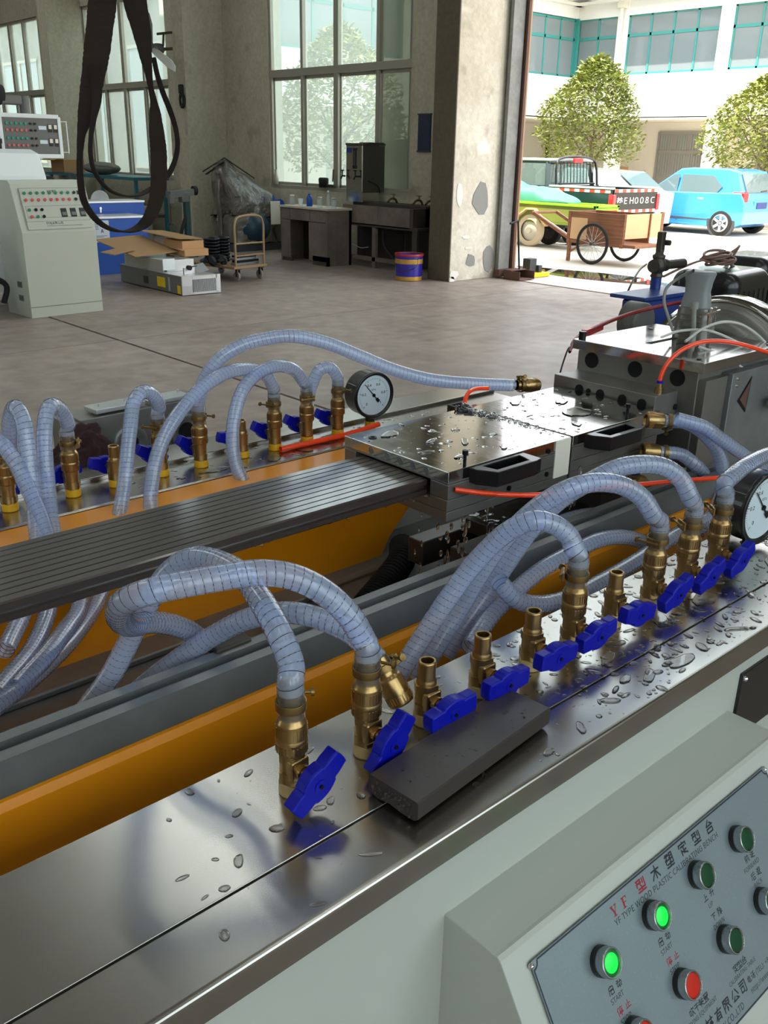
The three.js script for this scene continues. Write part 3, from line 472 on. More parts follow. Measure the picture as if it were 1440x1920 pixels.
// ---------------------------------------------------------------- brass valves
const hexG = (r, h, y, x = 0, z = 0) => at(new THREE.CylinderGeometry(r, r, h, 6, 1), x, y, z, 0, 0.4, 0);
const rib = (r0, r1, y0, y1, n, s = 20) => { const p = []; for (let i = 0; i <= n; i++) { const y = y0 + (y1 - y0) * i / n; p.push([r0, y], [r1, y + (y1 - y0) / n * 0.5]); } return lathe(p, 0, 0, 0, 'y', s); };
const knurl = (r, y0, y1, n = 28) => { const g = []; for (let i = 0; i < n; i++) { const a = i / n * Math.PI * 2; g.push(box(0.0016, y1 - y0, 0.0016, Math.cos(a) * r, (y0 + y1) / 2, Math.sin(a) * r, 0, 0, -a, 0)); } return g; };
const wingG = (() => {                                               // the butterfly handle, long axis x, front face to +z
  const s = new THREE.Shape(), w = 0.031, h = 0.0092;
  s.moveTo(-w, -h * 0.75); s.quadraticCurveTo(-w * 1.05, 0, -w, h * 0.95); s.lineTo(-w * 0.62, h * 1.05); s.quadraticCurveTo(-w * 0.42, h * 0.9, -w * 0.4, h * 1.25); s.quadraticCurveTo(0, h * 1.9, w * 0.4, h * 1.25); s.quadraticCurveTo(w * 0.42, h * 0.9, w * 0.62, h * 1.05); s.lineTo(w, h * 0.95); s.quadraticCurveTo(w * 1.05, 0, w, -h * 0.75); s.lineTo(w * 0.62, -h * 0.95); s.quadraticCurveTo(w * 0.42, -h * 0.8, w * 0.4, -h * 1.25); s.quadraticCurveTo(0, -h * 1.9, -w * 0.4, -h * 1.25); s.quadraticCurveTo(-w * 0.42, -h * 0.8, -w * 0.62, -h * 0.95); s.closePath();
  return new THREE.ExtrudeGeometry(s, { depth: 0.0105, bevelEnabled: true, bevelSize: 0.002, bevelThickness: 0.002, bevelSegments: 2, curveSegments: 5 });
})();
function valve(x, z, o) {
  const g = thing('brass_valve', o.label, 'valve', [x, T0, z], z < -1 ? Math.PI : 0, z < -1 ? 'valves on the far steel tray' : 'valves on the near steel tray');
  const side = 1;
  mesh('base_ring', [lathe([[0, 0], [0.0132, 0], [0.0136, 0.002], [0.0134, 0.0125], [0.012, 0.0142], [0, 0.0142]])], o.base || M.teflon, g);
  mesh('body', [hexG(0.0142, 0.012, 0.0205), cyl(0.0118, 0.026, 0, 0.032, 0, 'y', 0.0118, 24), hexG(0.0138, 0.011, 0.0435), box(0.021, 0.024, 0.02, 0, 0.031, 0.004, 0.003), cyl(0.0078, 0.006, 0, 0.031, 0.0165, 'z', 0.0078, 14), cyl(0.0058, 0.016, 0, 0.031, 0.0255, 'z', 0.0058, 14)], M.brass, g, 'brass valve body');
  const h = sub('handle', g, [0, 0.031, 0.031]);
  h.rotation.z = o.turn; if (o.tilt) h.rotation.x = o.tilt;
  h.userData.label = 'blue plastic butterfly handle';
  mesh('wing', [wingG.clone(), cyl(0.0075, 0.004, 0, 0, 0.0115, 'z', 0.0065, 14)], M.blue, h); mesh('handle_screw', cyl(0.0022, 0.0025, 0, 0, 0.0138, 'z', 0.0022, 8), M.darkSteel, h);
  if (o.bare) mesh('outlet', [lathe([[0.0068, 0.052], [0.0068, 0.0755], [0.0076, 0.0762], [0.0094, 0.0758], [0.0096, 0.0735], [0.0094, 0.0555], [0.0108, 0.054], [0.0112, 0.049]], 0, 0, 0, 'y', 24), lathe([[0, 0.054], [0.0068, 0.054]])], M.brass, g, 'open brass outlet');
  else {
    mesh('coupling', [lathe([[0.0105, 0.046], [0.0142, 0.047], [0.0148, 0.05], [0.0146, 0.057], [0.0152, 0.058], [0.0158, 0.0605], [0.0152, 0.063], [0.0146, 0.064], [0.0146, 0.078], [0.0138, 0.0795], [0.0118, 0.083], [0.0106, 0.0842], [0.0106, 0.09]], 0, 0, 0, 'y', 32), ...knurl(0.0146, 0.065, 0.076), ...knurl(0.0146, 0.0485, 0.0565, 24), rib(0.0094, 0.0106, 0.083, 0.116, 6)], M.brass, g, 'brass hose coupling');
    const c = sub('hose_clamp', g, [0, 0.097, 0], o.clamp ?? 1);
    c.userData.label = 'brass hose clamp with its screw';
    mesh('band', [lathe([[0.0136, -0.004], [0.0146, -0.004], [0.0146, 0.004], [0.0136, 0.004]], 0, 0, 0, 'y', 24), box(0.003, 0.012, 0.009, 0.0165, 0, 0.004, 0.0008), box(0.003, 0.012, 0.009, 0.0165, 0, -0.006, 0.0008)], M.brassDark, c);
    mesh('screw', [cyl(0.0018, 0.03, 0.0185, 0, 0.006, 'z', 0.0018, 8), cyl(0.0042, 0.003, 0.0185, 0, 0.0215, 'z', 0.0042, 10), cyl(0.0034, 0.004, 0.0185, 0, -0.006, 'z', 0.0034, 6)], M.brassDark, c);
  }
  return g;
}
const ord = ['first', 'second', 'third', 'fourth', 'fifth', 'sixth', 'seventh', 'eighth', 'ninth', 'tenth'];
const nearX = [0.4215, 0.514, 0.598, 0.6845, 0.7725, 0.851, 0.938, 1.027, 1.113, 1.197], nearBare = [0, 0, 1, 1, 1, 0, 1, 0, 0, 0], nearTurn = [0.66, 0.85, 0.05, -0.05, -0.1, 0.12, -0.2, 0.35, 0.35, 0.42], nearClamp = [1.0, 0.5, 0, 0, 0, 2.2, 0, 3.3, 2.6, 2.4];
nearX.forEach((x, i) => valve(x, -0.585, { bare: nearBare[i], turn: nearTurn[i], clamp: nearClamp[i], label: `${ord[i]} brass valve from the left on the near tray, ${nearBare[i] ? 'open without hose' : 'hose on top'}` }));
const farX = [0.495, 0.6055, 0.687, 0.7785, 0.863, 0.957, 1.037, 1.119, 1.202], farBare = [0, 0, 1, 0, 0, 1, 0, 0, 0];
farX.forEach((x, i) => valve(x, -1.475, { bare: farBare[i], turn: [0.3, -0.2, 0.25, 0.5, 0.6, 0.2, 0.5, 0.5, 0.45][i], clamp: [1, 2.6, 0, 0.6, -2.6, 0, 0.4, 1.4, -2.9][i], base: M.yellowPlastic, label: `${ord[i]} brass valve from the left on the far tray, ${farBare[i] ? 'open without hose' : 'hose on top'}` }));

// ---------------------------------------------------------------- clear wire-wound hoses
const helix = (c, r, len, pitch, w) => {
  const turns = len / pitch, n = Math.ceil(turns * 14), pos = [], idx = [], fr = c.computeFrenetFrames(n, false), p = V(0, 0, 0), q = V(0, 0, 0);
  for (let i = 0; i <= n; i++) {
    const t = i / n, a = t * turns * Math.PI * 2; c.getPointAt(t, p);
    const N = fr.normals[i], B = fr.binormals[i], T = fr.tangents[i];
    q.copy(N).multiplyScalar(Math.cos(a)).addScaledVector(B, Math.sin(a));
    for (const [dr, dt] of [[1, 0], [0, 1], [-1, 0], [0, -1]]) pos.push(p.x + q.x * (r + dr * w) + T.x * dt * w, p.y + q.y * (r + dr * w) + T.y * dt * w, p.z + q.z * (r + dr * w) + T.z * dt * w);
    if (i < n) for (let k = 0; k < 4; k++) { const A = i * 4 + k, B2 = i * 4 + (k + 1) % 4; idx.push(A, A + 4, B2, B2, A + 4, B2 + 4); }
  }
  const g = new THREE.BufferGeometry(); g.setAttribute('position', new THREE.BufferAttribute(new Float32Array(pos), 3)); g.setIndex(idx); g.computeVertexNormals();
  return g;
};
function hose(key, label, start) {
  const pts = HOSE_LINES[key].map((p) => [...p]);
  if (start) { pts[0] = [start[0], T0 + 0.122, start[1]]; pts.unshift([start[0], T0 + 0.109, start[1]]); }
  const c = curve(pts), len = c.getLength(), g = thing('clear_hose', label, 'hose');
  mesh('tube', new THREE.TubeGeometry(c, Math.ceil(len / 0.008), 0.0126, 20), M.hose, g);
  if (start) mesh('clear_end', lathe([[0.0128, 0.084], [0.0131, 0.0845], [0.0128, 0.0885], [0.0132, 0.09], [0.0128, 0.094], [0.0132, 0.0955], [0.0128, 0.1], [0.0128, 0.111]], start[0], T0, start[1], 'y', 24), M.hoseEnd, g, 'clear hose end over the ribbed coupling');
  mesh('spiral_wire', helix(c, 0.0125, len, 0.0085, 0.00042), M.wire, g, 'dark spiral wire in the hose wall');
  return g;
}
hose('n1', 'clear hose arching left from the first near valve into the trough', [nearX[0], -0.585]);
hose('n2', 'clear hose in a wide loop from the second near valve over the rail', [nearX[1], -0.585]);
hose('n3', 'loose clear hose ending in an open brass coupling behind the second valve');
hose('n6', 'clear hose bending down left from the sixth valve of the near tray', [nearX[5], -0.585]);
hose('n8', 'clear hose bending down left from the eighth valve of the near tray', [nearX[7], -0.585]);
hose('n9', 'clear hose bending down left from the ninth valve of the near tray', [nearX[8], -0.585]);
hose('n10', 'clear hose leaving to the right from the tenth valve beside the near gauge', [nearX[9], -0.585]);
hose('m1', 'clear hose lying level along the trough behind the guide rail');
hose('m2', 'clear hose sagging across the yellow wall behind the sixth valve');
hose('m3', 'low clear hose curling up along the back edge of the near tray');
hose('c1', 'clear hose hanging from the upper brass coupling of the second calibrator block');
hose('c2', 'clear hose hanging from the lower brass coupling of the second calibrator block');
hose('c3', 'clear hose running right behind the two couplings of the second calibrator block');
hose('far5', 'longest clear hose, from the fifth far valve to the second calibrator block', [farX[4], -1.475]);
hose('far7', 'clear hose arching left from the seventh valve of the far tray', [farX[6], -1.475]);
hose('far8', 'clear hose in a round arch from the eighth valve of the far tray', [farX[7], -1.475]);
hose('far9', 'short clear hose looping behind the ninth valve of the far tray', [farX[8], -1.475]);
hose('far4', 'clear hose in a tall narrow loop from the fourth far valve', [farX[3], -1.475]);
hose('far2', 'clear hose in a tall narrow loop from the second far valve', [farX[1], -1.475]);
hose('far1', 'clear hose in a tall narrow loop from the first far valve', [farX[0], -1.475]);
hose('far0', 'clear hose coming in at the left picture edge over the far tray');
// loose couplings on hose ends
function coupling(a, dir, label, open) {
  const g = thing('brass_coupling', label, 'coupling', a);
  g.quaternion.setFromUnitVectors(V(0, 1, 0), V(...dir).normalize());
  mesh('sleeve', [lathe([[0.0088, 0.004], [0.0094, 0], [0.0136, 0], [0.0148, 0.002], [0.0148, 0.014], [0.0156, 0.016], [0.0148, 0.019], [0.0146, 0.03], [0.013, 0.033], [0.0108, 0.036], [0.0106, 0.056]], 0, 0, 0, 'y', 28), ...knurl(0.0147, 0.004, 0.012), lathe([[0, 0.006], [0.0088, 0.004]])], M.brass, g);
  mesh('band', [lathe([[0.0138, 0.04], [0.0148, 0.04], [0.0148, 0.048], [0.0138, 0.048]]), box(0.008, 0.012, 0.004, 0.016, 0.044, 0.004, 0.0008), box(0.008, 0.012, 0.004, 0.016, 0.044, -0.004, 0.0008)], M.brassDark, g);
  mesh('screw', [cyl(0.0018, 0.028, 0.018, 0.044, 0, 'z', 0.0018, 8), cyl(0.0042, 0.003, 0.018, 0.044, 0.0145, 'z', 0.0042, 10)], M.brassDark, g);
}
coupling([0.583, 1.15, -0.605], [-0.008, 0.033, -0.02], 'open brass coupling on the loose hose behind the second near valve');
coupling([1.452, 1.252, -0.885], [0.062, -0.007, 0.045], 'upper brass hose coupling at the end of the second calibrator block');
coupling([1.452, 1.192, -0.885], [0.062, -0.008, 0.045], 'lower brass hose coupling at the end of the second calibrator block');
coupling([1.52, 1.247, -1.195], [-0.062, 0.006, -0.015], 'brass coupling joining the longest hose to the second calibrator block');
coupling([1.43, 1.14, -0.862], [-0.06, 0.004, 0.0], 'brass coupling on the level hose behind the ninth near valve');
// ---------------------------------------------------------------- extruded board, offcut
function boardProfile(w, h, n, groove) {                             // [z, y], top at y = 0, grooves along the top, a slot in each side
  const p = [], s = w / n;
  p.push([-w / 2, -h + 0.002], [-w / 2 + 0.002, -h]);
  p.push([w / 2 - 0.002, -h], [w / 2, -h + 0.002], [w / 2, -h * 0.66], [w / 2 - 0.006, -h * 0.64], [w / 2 - 0.006, -h * 0.4], [w / 2, -h * 0.38], [w / 2, -0.002], [w / 2 - 0.002, 0]);
  for (let i = n - 1; i > 0; i--) { const z = -w / 2 + i * s; p.push([z + 0.0014, 0], [z + 0.001, -groove], [z - 0.001, -groove], [z - 0.0014, 0]); }
  p.push([-w / 2 + 0.002, 0], [-w / 2, -0.002], [-w / 2, -h * 0.38], [-w / 2 + 0.006, -h * 0.4], [-w / 2 + 0.006, -h * 0.64], [-w / 2, -h * 0.66]);
  return p;
}
{
  const g = thing('grooved_board', 'dark brown grooved wood plastic board sliding out of the first calibrator block', 'board', [0, 1.2265, -1.0315]);
  mesh('board', extX(boardProfile(0.156, 0.026, 10, 0.0022), -0.5, 0.957), M.plank, g);
}
{
  const g = thing('board_offcut', 'short dark offcut of board lying on the near steel tray beside the blue handles', 'board', [0.583, T0 + 0.001, -0.513], 0.088);
  const p = [[0.0265, 0.0005], [0.031, 0.004], [0.031, 0.021], [0.029, 0.0225], [-0.029, 0.0225], [-0.031, 0.021], [-0.031, 0.004], [-0.02, 0.0], [-0.004, 0.0025], [0.01, 0.0005]];
  const b = extX(p, -0.107, 0.107);
  mesh('board', b, M.offcut, g);
  const ends = []; for (let i = 0; i < 40; i++) ends.push(box(0.0006 + 0.001 * rnd(), 0.0015 + 0.003 * rnd(), 0.001 + 0.002 * rnd(), -0.1072, 0.003 + 0.016 * rnd(), -0.027 + 0.054 * rnd(), 0, rnd(), rnd(), 0));
  mesh('rough_end', ends, M.offcut, g);
}
// ---------------------------------------------------------------- calibrator blocks
function pullHandle(parent, x0, x1, y, z) {                          // black trough handle on the front side
  const s = new THREE.Shape([[x0, 0], [x1, 0], [x1, 0.038], [x1 - 0.016, 0.042], [x0 + 0.016, 0.042], [x0, 0.014]].map(([a, b]) => new THREE.Vector2(a, b)));
  const h = new THREE.Path([[x0 + 0.018, 0.006], [x0 + 0.024, 0.034], [x1 - 0.02, 0.034], [x1 - 0.014, 0.006]].map(([a, b]) => new THREE.Vector2(a, b)));
  s.holes.push(h);
  const g = new THREE.ExtrudeGeometry(s, { depth: 0.022, bevelEnabled: true, bevelSize: 0.0015, bevelThickness: 0.0015, bevelSegments: 2 });
  g.rotateX(Math.PI / 2).translate(0, y, z);
  mesh('pull_handle', [g, span(x0 + 0.012, x1 - 0.01, y - 0.0225, y - 0.0205, z, z + 0.038)], M.black, parent, 'black moulded handle');
}
const ZF = -0.907, ZB = -1.155;
function calibrator(name, label, x0, x1, opts) {
  const g = thing(name, label, 'calibrator');
  mesh('top_plate', span(x0, x1, 1.232, 1.25, ZB, ZF, 0.0012), M.plate, g, 'polished wet top plate');
  mesh('middle_plate', [span(x0 + 0.001, x1 - 0.001, 1.2285, 1.2318, ZB + 0.001, ZF - 0.001, 0.001), span(x0 + 0.0006, x1 - 0.0006, 1.199, 1.2282, ZB, ZB + 0.03, 0.001), span(x0 + 0.0006, x1 - 0.0006, 1.204, 1.2282, -0.946, ZF, 0.001)], M.block, g);
  mesh('middle_plate', span(x0 + 0.03, x1 - 0.01, 1.199, 1.2015, ZB + 0.03, -0.946), M.blockDark, g);
  mesh('lower_plate', span(x0, x1, 1.1845, 1.2033, -0.945, ZF, 0.001), M.block, g);
  mesh('lower_plate', span(x0, x1, 1.1845, 1.1988, ZB, -0.9455, 0.001), M.block, g);
  mesh('bottom_plate', span(x0, x1, 1.168, 1.1838, ZB, ZF, 0.0012), M.block, g);
  pullHandle(g, opts.h[0], opts.h[1], 1.2465, ZF);
  opts.bolts.forEach(([x, z]) => { mesh('bolt', [cyl(0.0028, 0.022, x, 1.258, z, 'y', 0.0028, 10), cyl(0.0048, 0.007, x, 1.27, z, 'y', 0.0048, 12)], M.darkSteel, g); });
  return g;
}
const cal1 = calibrator('calibrator_block', 'first steel calibrator block, where the grooved board comes out', 0.956, 1.258, { h: [1.005, 1.128], bolts: [[1.003, -0.918]] });
mesh('end_tab', span(1.215, 1.256, 1.183, 1.25, ZF, ZF + 0.0025, 0.0008), M.plastic, cal1, 'cream plastic tab');
for (const [x, y] of [[1.1, 1.192], [1.197, 1.236], [1.197, 1.195]]) mesh('plug', cyl(0.0045, 0.002, x, y, ZF + 0.0012, 'z', 0.0045, 14), M.darkSteel, cal1);
for (const z of [-0.955, -0.985, -1.015, -1.045, -1.085]) mesh('plug', cyl(0.006, 0.0012, 0.9558, 1.241, z, 'x', 0.006, 16), M.zinc, cal1);
mesh('vent_ring', [lathe([[0.004, 0], [0.004, 0.0012], [0.0075, 0.0012], [0.0075, 0]], 0.985, 1.25, -1.115)], M.darkSteel, cal1);
const cal2 = calibrator('calibrator_block', 'second steel calibrator block, between the first block and the extrusion die', 1.264, 1.535, { h: [1.3, 1.425], bolts: [[1.451, -0.925]] });
mesh('far_bracket', [span(1.262, 1.31, 1.205, 1.243, -1.18, ZB, 0.002), span(1.262, 1.3, 1.205, 1.243, -1.21, -1.205, 0.001), span(1.262, 1.267, 1.205, 1.243, -1.205, -1.18, 0.001)], M.black, cal2, 'black plastic handle on the far side');
{ // carriage that carries the blocks
  const g = thing('block_carriage', 'dark steel carriage under the two calibrator blocks', 'machine');
  mesh('cross_beam', span(1.4, 1.5, 0.9, 1.167, -1.25, -0.93, 0.004), M.blockDark, g);
  mesh('side_beam', span(1.05, 1.62, 1.04, 1.075, -0.985, -0.94, 0.003), M.blockDark, g); mesh('side_beam', span(1.1, 1.62, 0.98, 1.03, -1.14, -1.1, 0.003), M.blockDark, g);
  mesh('support_block', span(1.2, 1.38, 1.03, 1.058, -1.09, -1.0, 0.003), M.iron, g, 'small block wet with splashing water'); mesh('foot', span(1.25, 1.33, 0.9, 1.03, -1.08, -1.01), M.blockDark, g);
}
// ---------------------------------------------------------------- extrusion die
{
  const g = thing('extrusion_die', 'big steel extrusion die with round dark bolt holes at the end of the line', 'die');
  const holes = (list, r, x, y) => list.map((z) => cyl(r, 0.003, x, y, z, 'x', r, 22));
  mesh('front_block', span(1.545, 1.66, 1.19, 1.272, -1.172, -0.927, 0.0015), M.block, g);
  for (const h of [...holes([-1.105, -1.053, -1.0, -0.955], 0.0095, 1.5445, 1.2525), ...holes([-1.082], 0.005, 1.5445, 1.253)]) mesh('bolt_hole', h, M.blackHole, g);
  mesh('side_plug', holes([0], 0.006, 0, 0).map((q) => q.rotateY(Math.PI / 2).translate(1.62, 1.24, -0.926)), M.blackHole, g);
  mesh('upper_body', span(1.625, 1.92, 1.12, 1.3155, -1.172, -0.888, 0.002), M.block, g);
  for (const h of holes([-1.138, -1.03, -0.932], 0.0165, 1.6248, 1.2965)) mesh('bolt_hole', h, M.blackHole, g);
  for (const f of [span(1.63, 1.712, 1.11, 1.3, -0.888, -0.872, 0.001), span(1.66, 1.7, 1.12, 1.305, -1.2, -1.172, 0.002)]) mesh('side_flange', f, M.block, g);
  const tp = mesh('top_plate', span(1.612, 1.93, 1.3165, 1.337, -1.182, -0.872, 0.0015), M.plate, g);
  mesh('slot', span(1.7, 1.9, 1.337, 1.3374, -1.06, -1.046), M.blackHole, g);
  for (const [x, z] of [[1.64, -0.9], [1.9, -0.89], [1.86, -1.15]]) mesh('screw', cyl(0.005, 0.002, x, 1.3375, z, 'y', 0.005, 12), M.darkSteel, g);
  mesh('cap_screw', cyl(0.008, 0.016, 1.628, 1.345, -1.17, 'y', 0.008, 14), M.darkSteel, g);
  mesh('heater_cover', [span(1.7125, 1.97, 1.085, 1.305, -0.888, -0.862, 0.002)], M.zinc, g, 'galvanised heater cover on the side');
  for (const [x, y] of [[1.733, 1.292], [1.733, 1.278], [1.95, 1.11], [1.95, 1.13], [1.95, 1.15]]) mesh('rivet', cyl(0.004, 0.004, x, y, -0.861, 'z', 0.003, 10), M.chrome, g);
  const tri = ext([[1.745, 1.245], [1.79, 1.29], [1.785, 1.215]], 0.001).translate(0, 0, -0.8615), tri2 = ext([[1.752, 1.247], [1.786, 1.281], [1.7815, 1.224]], 0.0005).translate(0, 0, -0.8604);
  mesh('warning_sign', [tri], M.darkSteel, g, 'worn triangular warning sign'); mesh('warning_face', [tri2], P(0x5d4238, { roughness: 0.5 }), g);
  mesh('terminal_box', [span(1.93, 2.02, 1.2, 1.28, -0.862, -0.8, 0.004), cyl(0.012, 0.09, 1.9, 1.225, -0.84, 'x', 0.012, 14)], M.greyBox, g);
}
{ // extruder barrel and frame behind the die
  const g = thing('extruder', 'extruder head with a large round steel flange behind the die', 'machine');
  mesh('flange', [lathe([[0, 0], [0.13, 0], [0.13, -0.012], [0.165, -0.012], [0.165, 0.03], [0.185, 0.03], [0.19, 0.05], [0.19, 0.11], [0.12, 0.11], [0, 0.11]], 1.985, 1.2, -1.065, 'x', 64)], M.block, g);
  mesh('clamp_ring', [lathe([[0.192, 0.05], [0.205, 0.052], [0.205, 0.1], [0.192, 0.1]], 1.985, 1.2, -1.065, 'x', 64)], M.plate, g);
  mesh('barrel', [cyl(0.12, 1.2, 2.6, 1.2, -1.03, 'x', 0.12, 40)], M.blockDark, g);
  mesh('frame', [span(2.1, 3.6, 0, 0.98, -1.28, -0.7, 0.01), span(2.3, 2.5, 0.98, 1.12, -1.15, -0.9)], M.paint, g);
}
{ // heavy duty plug standing on the die
  const g = thing('cable_plug', 'grey plug hood on a ribbed silver socket standing on the die', 'plug', [1.83, 1.337, -1.03], 0.15);
  const loft = (rows, n = 20) => { const pos = [], idx = []; rows.forEach(([y, w, d, dx]) => { for (let i = 0; i < n; i++) { const a = i / n * Math.PI * 2, c = Math.cos(a), s = Math.sin(a), k = Math.pow(Math.abs(c) ** 4 + Math.abs(s) ** 4, -0.25); pos.push(c * k * w + dx, y, s * k * d); } }); for (let r = 0; r < rows.length - 1; r++) for (let i = 0; i < n; i++) { const a = r * n + i, b = r * n + (i + 1) % n; idx.push(a, a + n, b, b, a + n, b + n); } const top = (rows.length - 1) * n; for (let i = 1; i < n - 1; i++) idx.push(top, top + i + 1, top + i); const q = new THREE.BufferGeometry(); q.setAttribute('position', new THREE.Float32BufferAttribute(pos, 3)); q.setIndex(idx); q.computeVertexNormals(); return q; };
  mesh('hood', loft([[0.068, 0.021, 0.03, 0], [0.085, 0.02, 0.028, 0], [0.1, 0.017, 0.025, 0], [0.12, 0.018, 0.027, 0.001], [0.137, 0.022, 0.031, 0.002], [0.142, 0.02, 0.029, 0.002]]), M.greyHood, g);
  mesh('socket_shell', [loft([[0.0, 0.024, 0.04, 0], [0.066, 0.022, 0.034, 0], [0.068, 0.021, 0.033, 0]]), ...[0.012, 0.026, 0.04, 0.052].map((y) => box(0.012, 0.003, 0.045, -0.022, y, 0, 0.001))], M.block, g);
  mesh('latch', [box(0.006, 0.05, 0.006, -0.012, 0.045, 0.039, 0.001), box(0.006, 0.05, 0.006, 0.012, 0.045, 0.039, 0.001), cyl(0.003, 0.07, 0, 0.06, 0.04, 'x', 0.003, 8)], M.chrome, g);
  mesh('cable_end', [tube([[-0.045, 0.005, 0.02], [-0.05, 0.04, 0.02], [-0.055, 0.075, 0.018], [-0.052, 0.085, 0.018]], 0.005, 20, 8), cyl(0.007, 0.02, -0.045, 0.008, 0.02), cyl(0.008, 0.014, -0.054, 0.078, 0.018)], M.greyCable, g);
}
// ---------------------------------------------------------------- thin tubes and cables
const line = (key, name, label, cat, r, mat, extra) => { const g = thing(name, label, cat); mesh('tube', tube(TUBE_LINES[key], r, 60, 10), mat, g); if (extra) extra(g); return g; };
line('front', 'air_tube', 'orange air tube running right from the side of the first calibrator block', 'tube', 0.0042, M.orange);
line('arch', 'air_tube', 'orange air tube arching over the die from a small brass fitting', 'tube', 0.0042, M.orange, (g) => { mesh('fitting', [hexG(0.0085, 0.012, 1.278, 1.575, -0.94), cyl(0.0055, 0.012, 1.575, 1.288, -0.94, 'y', 0.0055, 14)], M.brass, g); mesh('collar', cyl(0.0062, 0.005, 1.575, 1.2945, -0.94, 'y', 0.0062, 14), M.blue, g); });
line('far', 'air_tube', 'orange air tube lying on the far steel tray between the valves', 'tube', 0.006, M.orange);
line('back', 'air_tube', 'short orange air tube rising at the far corner of the second calibrator block', 'tube', 0.0042, M.orange);
line('red2', 'red_cable', 'long dark red cable slung across behind the plug', 'cable', 0.005, M.redCable);
line('red1', 'red_cable', 'dark red cable bending down at the left corner of the die', 'cable', 0.0035, M.redCable, (g) => mesh('clip', [bar([1.8, 1.312, -1.29], [1.93, 1.309, -1.335], 0.014, 0.016)], M.redPlastic, g));
line('red3', 'red_cable', 'thick red cable falling from the black motors at the right', 'cable', 0.014, M.redCable);
line('thin1', 'white_cable', 'lower thin white cable across the top of the die', 'cable', 0.0028, M.clearCable);
line('thin2', 'white_cable', 'upper thin white cable arching over the top of the die', 'cable', 0.0028, M.clearCable);
line('thin3', 'white_cable', 'thin white cable running down the galvanised side cover', 'cable', 0.0028, M.clearCable);
line('grey1', 'grey_cable', 'grey cable rising from the die into the plug hood', 'cable', 0.0034, M.greyCable);
line('grey2', 'grey_cable', 'pale grey cable looping over the black motors', 'cable', 0.006, M.greyCable);
line('black1', 'black_wire', 'thin black wire looping from the round pump cover to the pipe cross', 'cable', 0.003, M.black);
line('wire1', 'black_wire', 'thin dark wire at the left corner of the die', 'cable', 0.0018, M.black);
// ---------------------------------------------------------------- vacuum pump with pipes, and the black motors
{
  const g = thing('vacuum_pump', 'blue pump with a round cover and an upright rusty pipe behind the die', 'pump', [2.42, 1.377, -1.5]), o = (...gs) => gs.map((q) => q.translate(-2.62, -1.355, 1.66));
  g.scale.setScalar(0.72);
  mesh('pump_body', [span(-0.26, 0.14, -0.3, -0.06, 0.02, 0.12, 0.012), span(-0.27, 0.15, -0.06, -0.045, -0.03, 0.13, 0.004)], M.pump, g);
  mesh('round_cover', [lathe([[0, 0.014], [0.05, 0.015], [0.068, 0.011], [0.074, 0.004], [0.074, -0.06], [0, -0.06]], -0.335, -0.125, 0.17, 'z', 40)], M.greyBox, g);
  mesh('riser', o(cyl(0.021, 0.1, 2.62, 1.34, -1.66, 'y', 0.021, 20)), M.pump, g);
  mesh('pipe_cross', o(lathe([[0.024, 0], [0.026, 0.006], [0.022, 0.012], [0.021, 0.02], [0.029, 0.026], [0.032, 0.045], [0.028, 0.064], [0.021, 0.07], [0.025, 0.075], [0.026, 0.086], [0.018, 0.09], [0.013, 0.104]], 2.62, 1.355, -1.66, 'y', 24), lathe([[0.029, 0], [0.022, 0.035], [0.025, 0.04], [0.025, 0.055], [0.019, 0.06], [0.019, 0.19]], 2.62, 1.4, -1.66, 'x', 20), cyl(0.026, 0.03, 2.6, 1.4, -1.66, 'x', 0.018, 20)), M.iron, g, 'rusty pipe fittings');
  mesh('check_valve', o(box(0.03, 0.08, 0.026, 2.622, 1.492, -1.66, 0.005), cyl(0.011, 0.02, 2.64, 1.49, -1.64, 'z', 0.011, 12), cyl(0.016, 0.02, 2.622, 1.455, -1.66)), M.iron, g);
  mesh('terminal', [box(0.045, 0.035, 0.012, -0.06, -0.16, 0.16, 0.003), box(0.045, 0.035, 0.012, -0.1, -0.215, 0.16, 0.003)], M.galva, g);
  for (const x of [-0.2, 0.06]) mesh('leg', span(x - 0.02, x + 0.04, -1.91, -0.3, -0.04, 0.06), M.pump, g);
}
for (const [i, [x, z, y, label]] of [[2.8, -1.5, 1.3, 'black rounded motor hood right behind the grey plug'], [3.3, -1.66, 1.305, 'black rounded motor hood at the right picture edge']].entries()) {
  const g = thing('motor_hood', label, 'motor', [x, y, z], 0.1);
  mesh('hood', [new RoundedBoxGeometry(0.3, 0.16, 0.22, 4, 0.045), box(0.34, 0.05, 0.25, 0, -0.09, 0, 0.015)], M.black, g);
  mesh('fins', Array.from({ length: 7 }, (_, k) => box(0.006, 0.13, 0.225, -0.12 + k * 0.04, -0.04, 0, 0.002)), M.black, g);
  mesh('stand', [box(0.24, y - 0.115, 0.18, 0, -(y + 0.115) / 2, 0)], M.blockDark, g);
}
{
  const g = thing('copper_wire_coil', 'small coil of brown wire lying on the black motor hood', 'wire', [2.76, 1.382, -1.5]), pts = [];
  for (let i = 0; i < 90; i++) { const a = i / 90 * Math.PI * 2 * 5; pts.push([Math.cos(a) * 0.06 + 0.02 * Math.sin(a * 0.21), 0.016 + 0.008 * Math.sin(a * 1.3) + i * 0.0003, Math.sin(a) * 0.035]); }
  mesh('coil', tube(pts, 0.0045, 360, 6), M.copperWire, g);
  mesh('loose_end', [tube([[-0.05, 0.02, 0], [-0.12, 0.03, 0.01], [-0.2, 0.015, 0.0], [-0.27, -0.01, -0.02]], 0.0035, 30, 6), tube([[0.03, 0.03, 0], [0.09, 0.055, 0.01], [0.12, 0.06, 0], [0.1, 0.02, -0.01]], 0.0045, 30, 6)], M.copperWire, g);
}
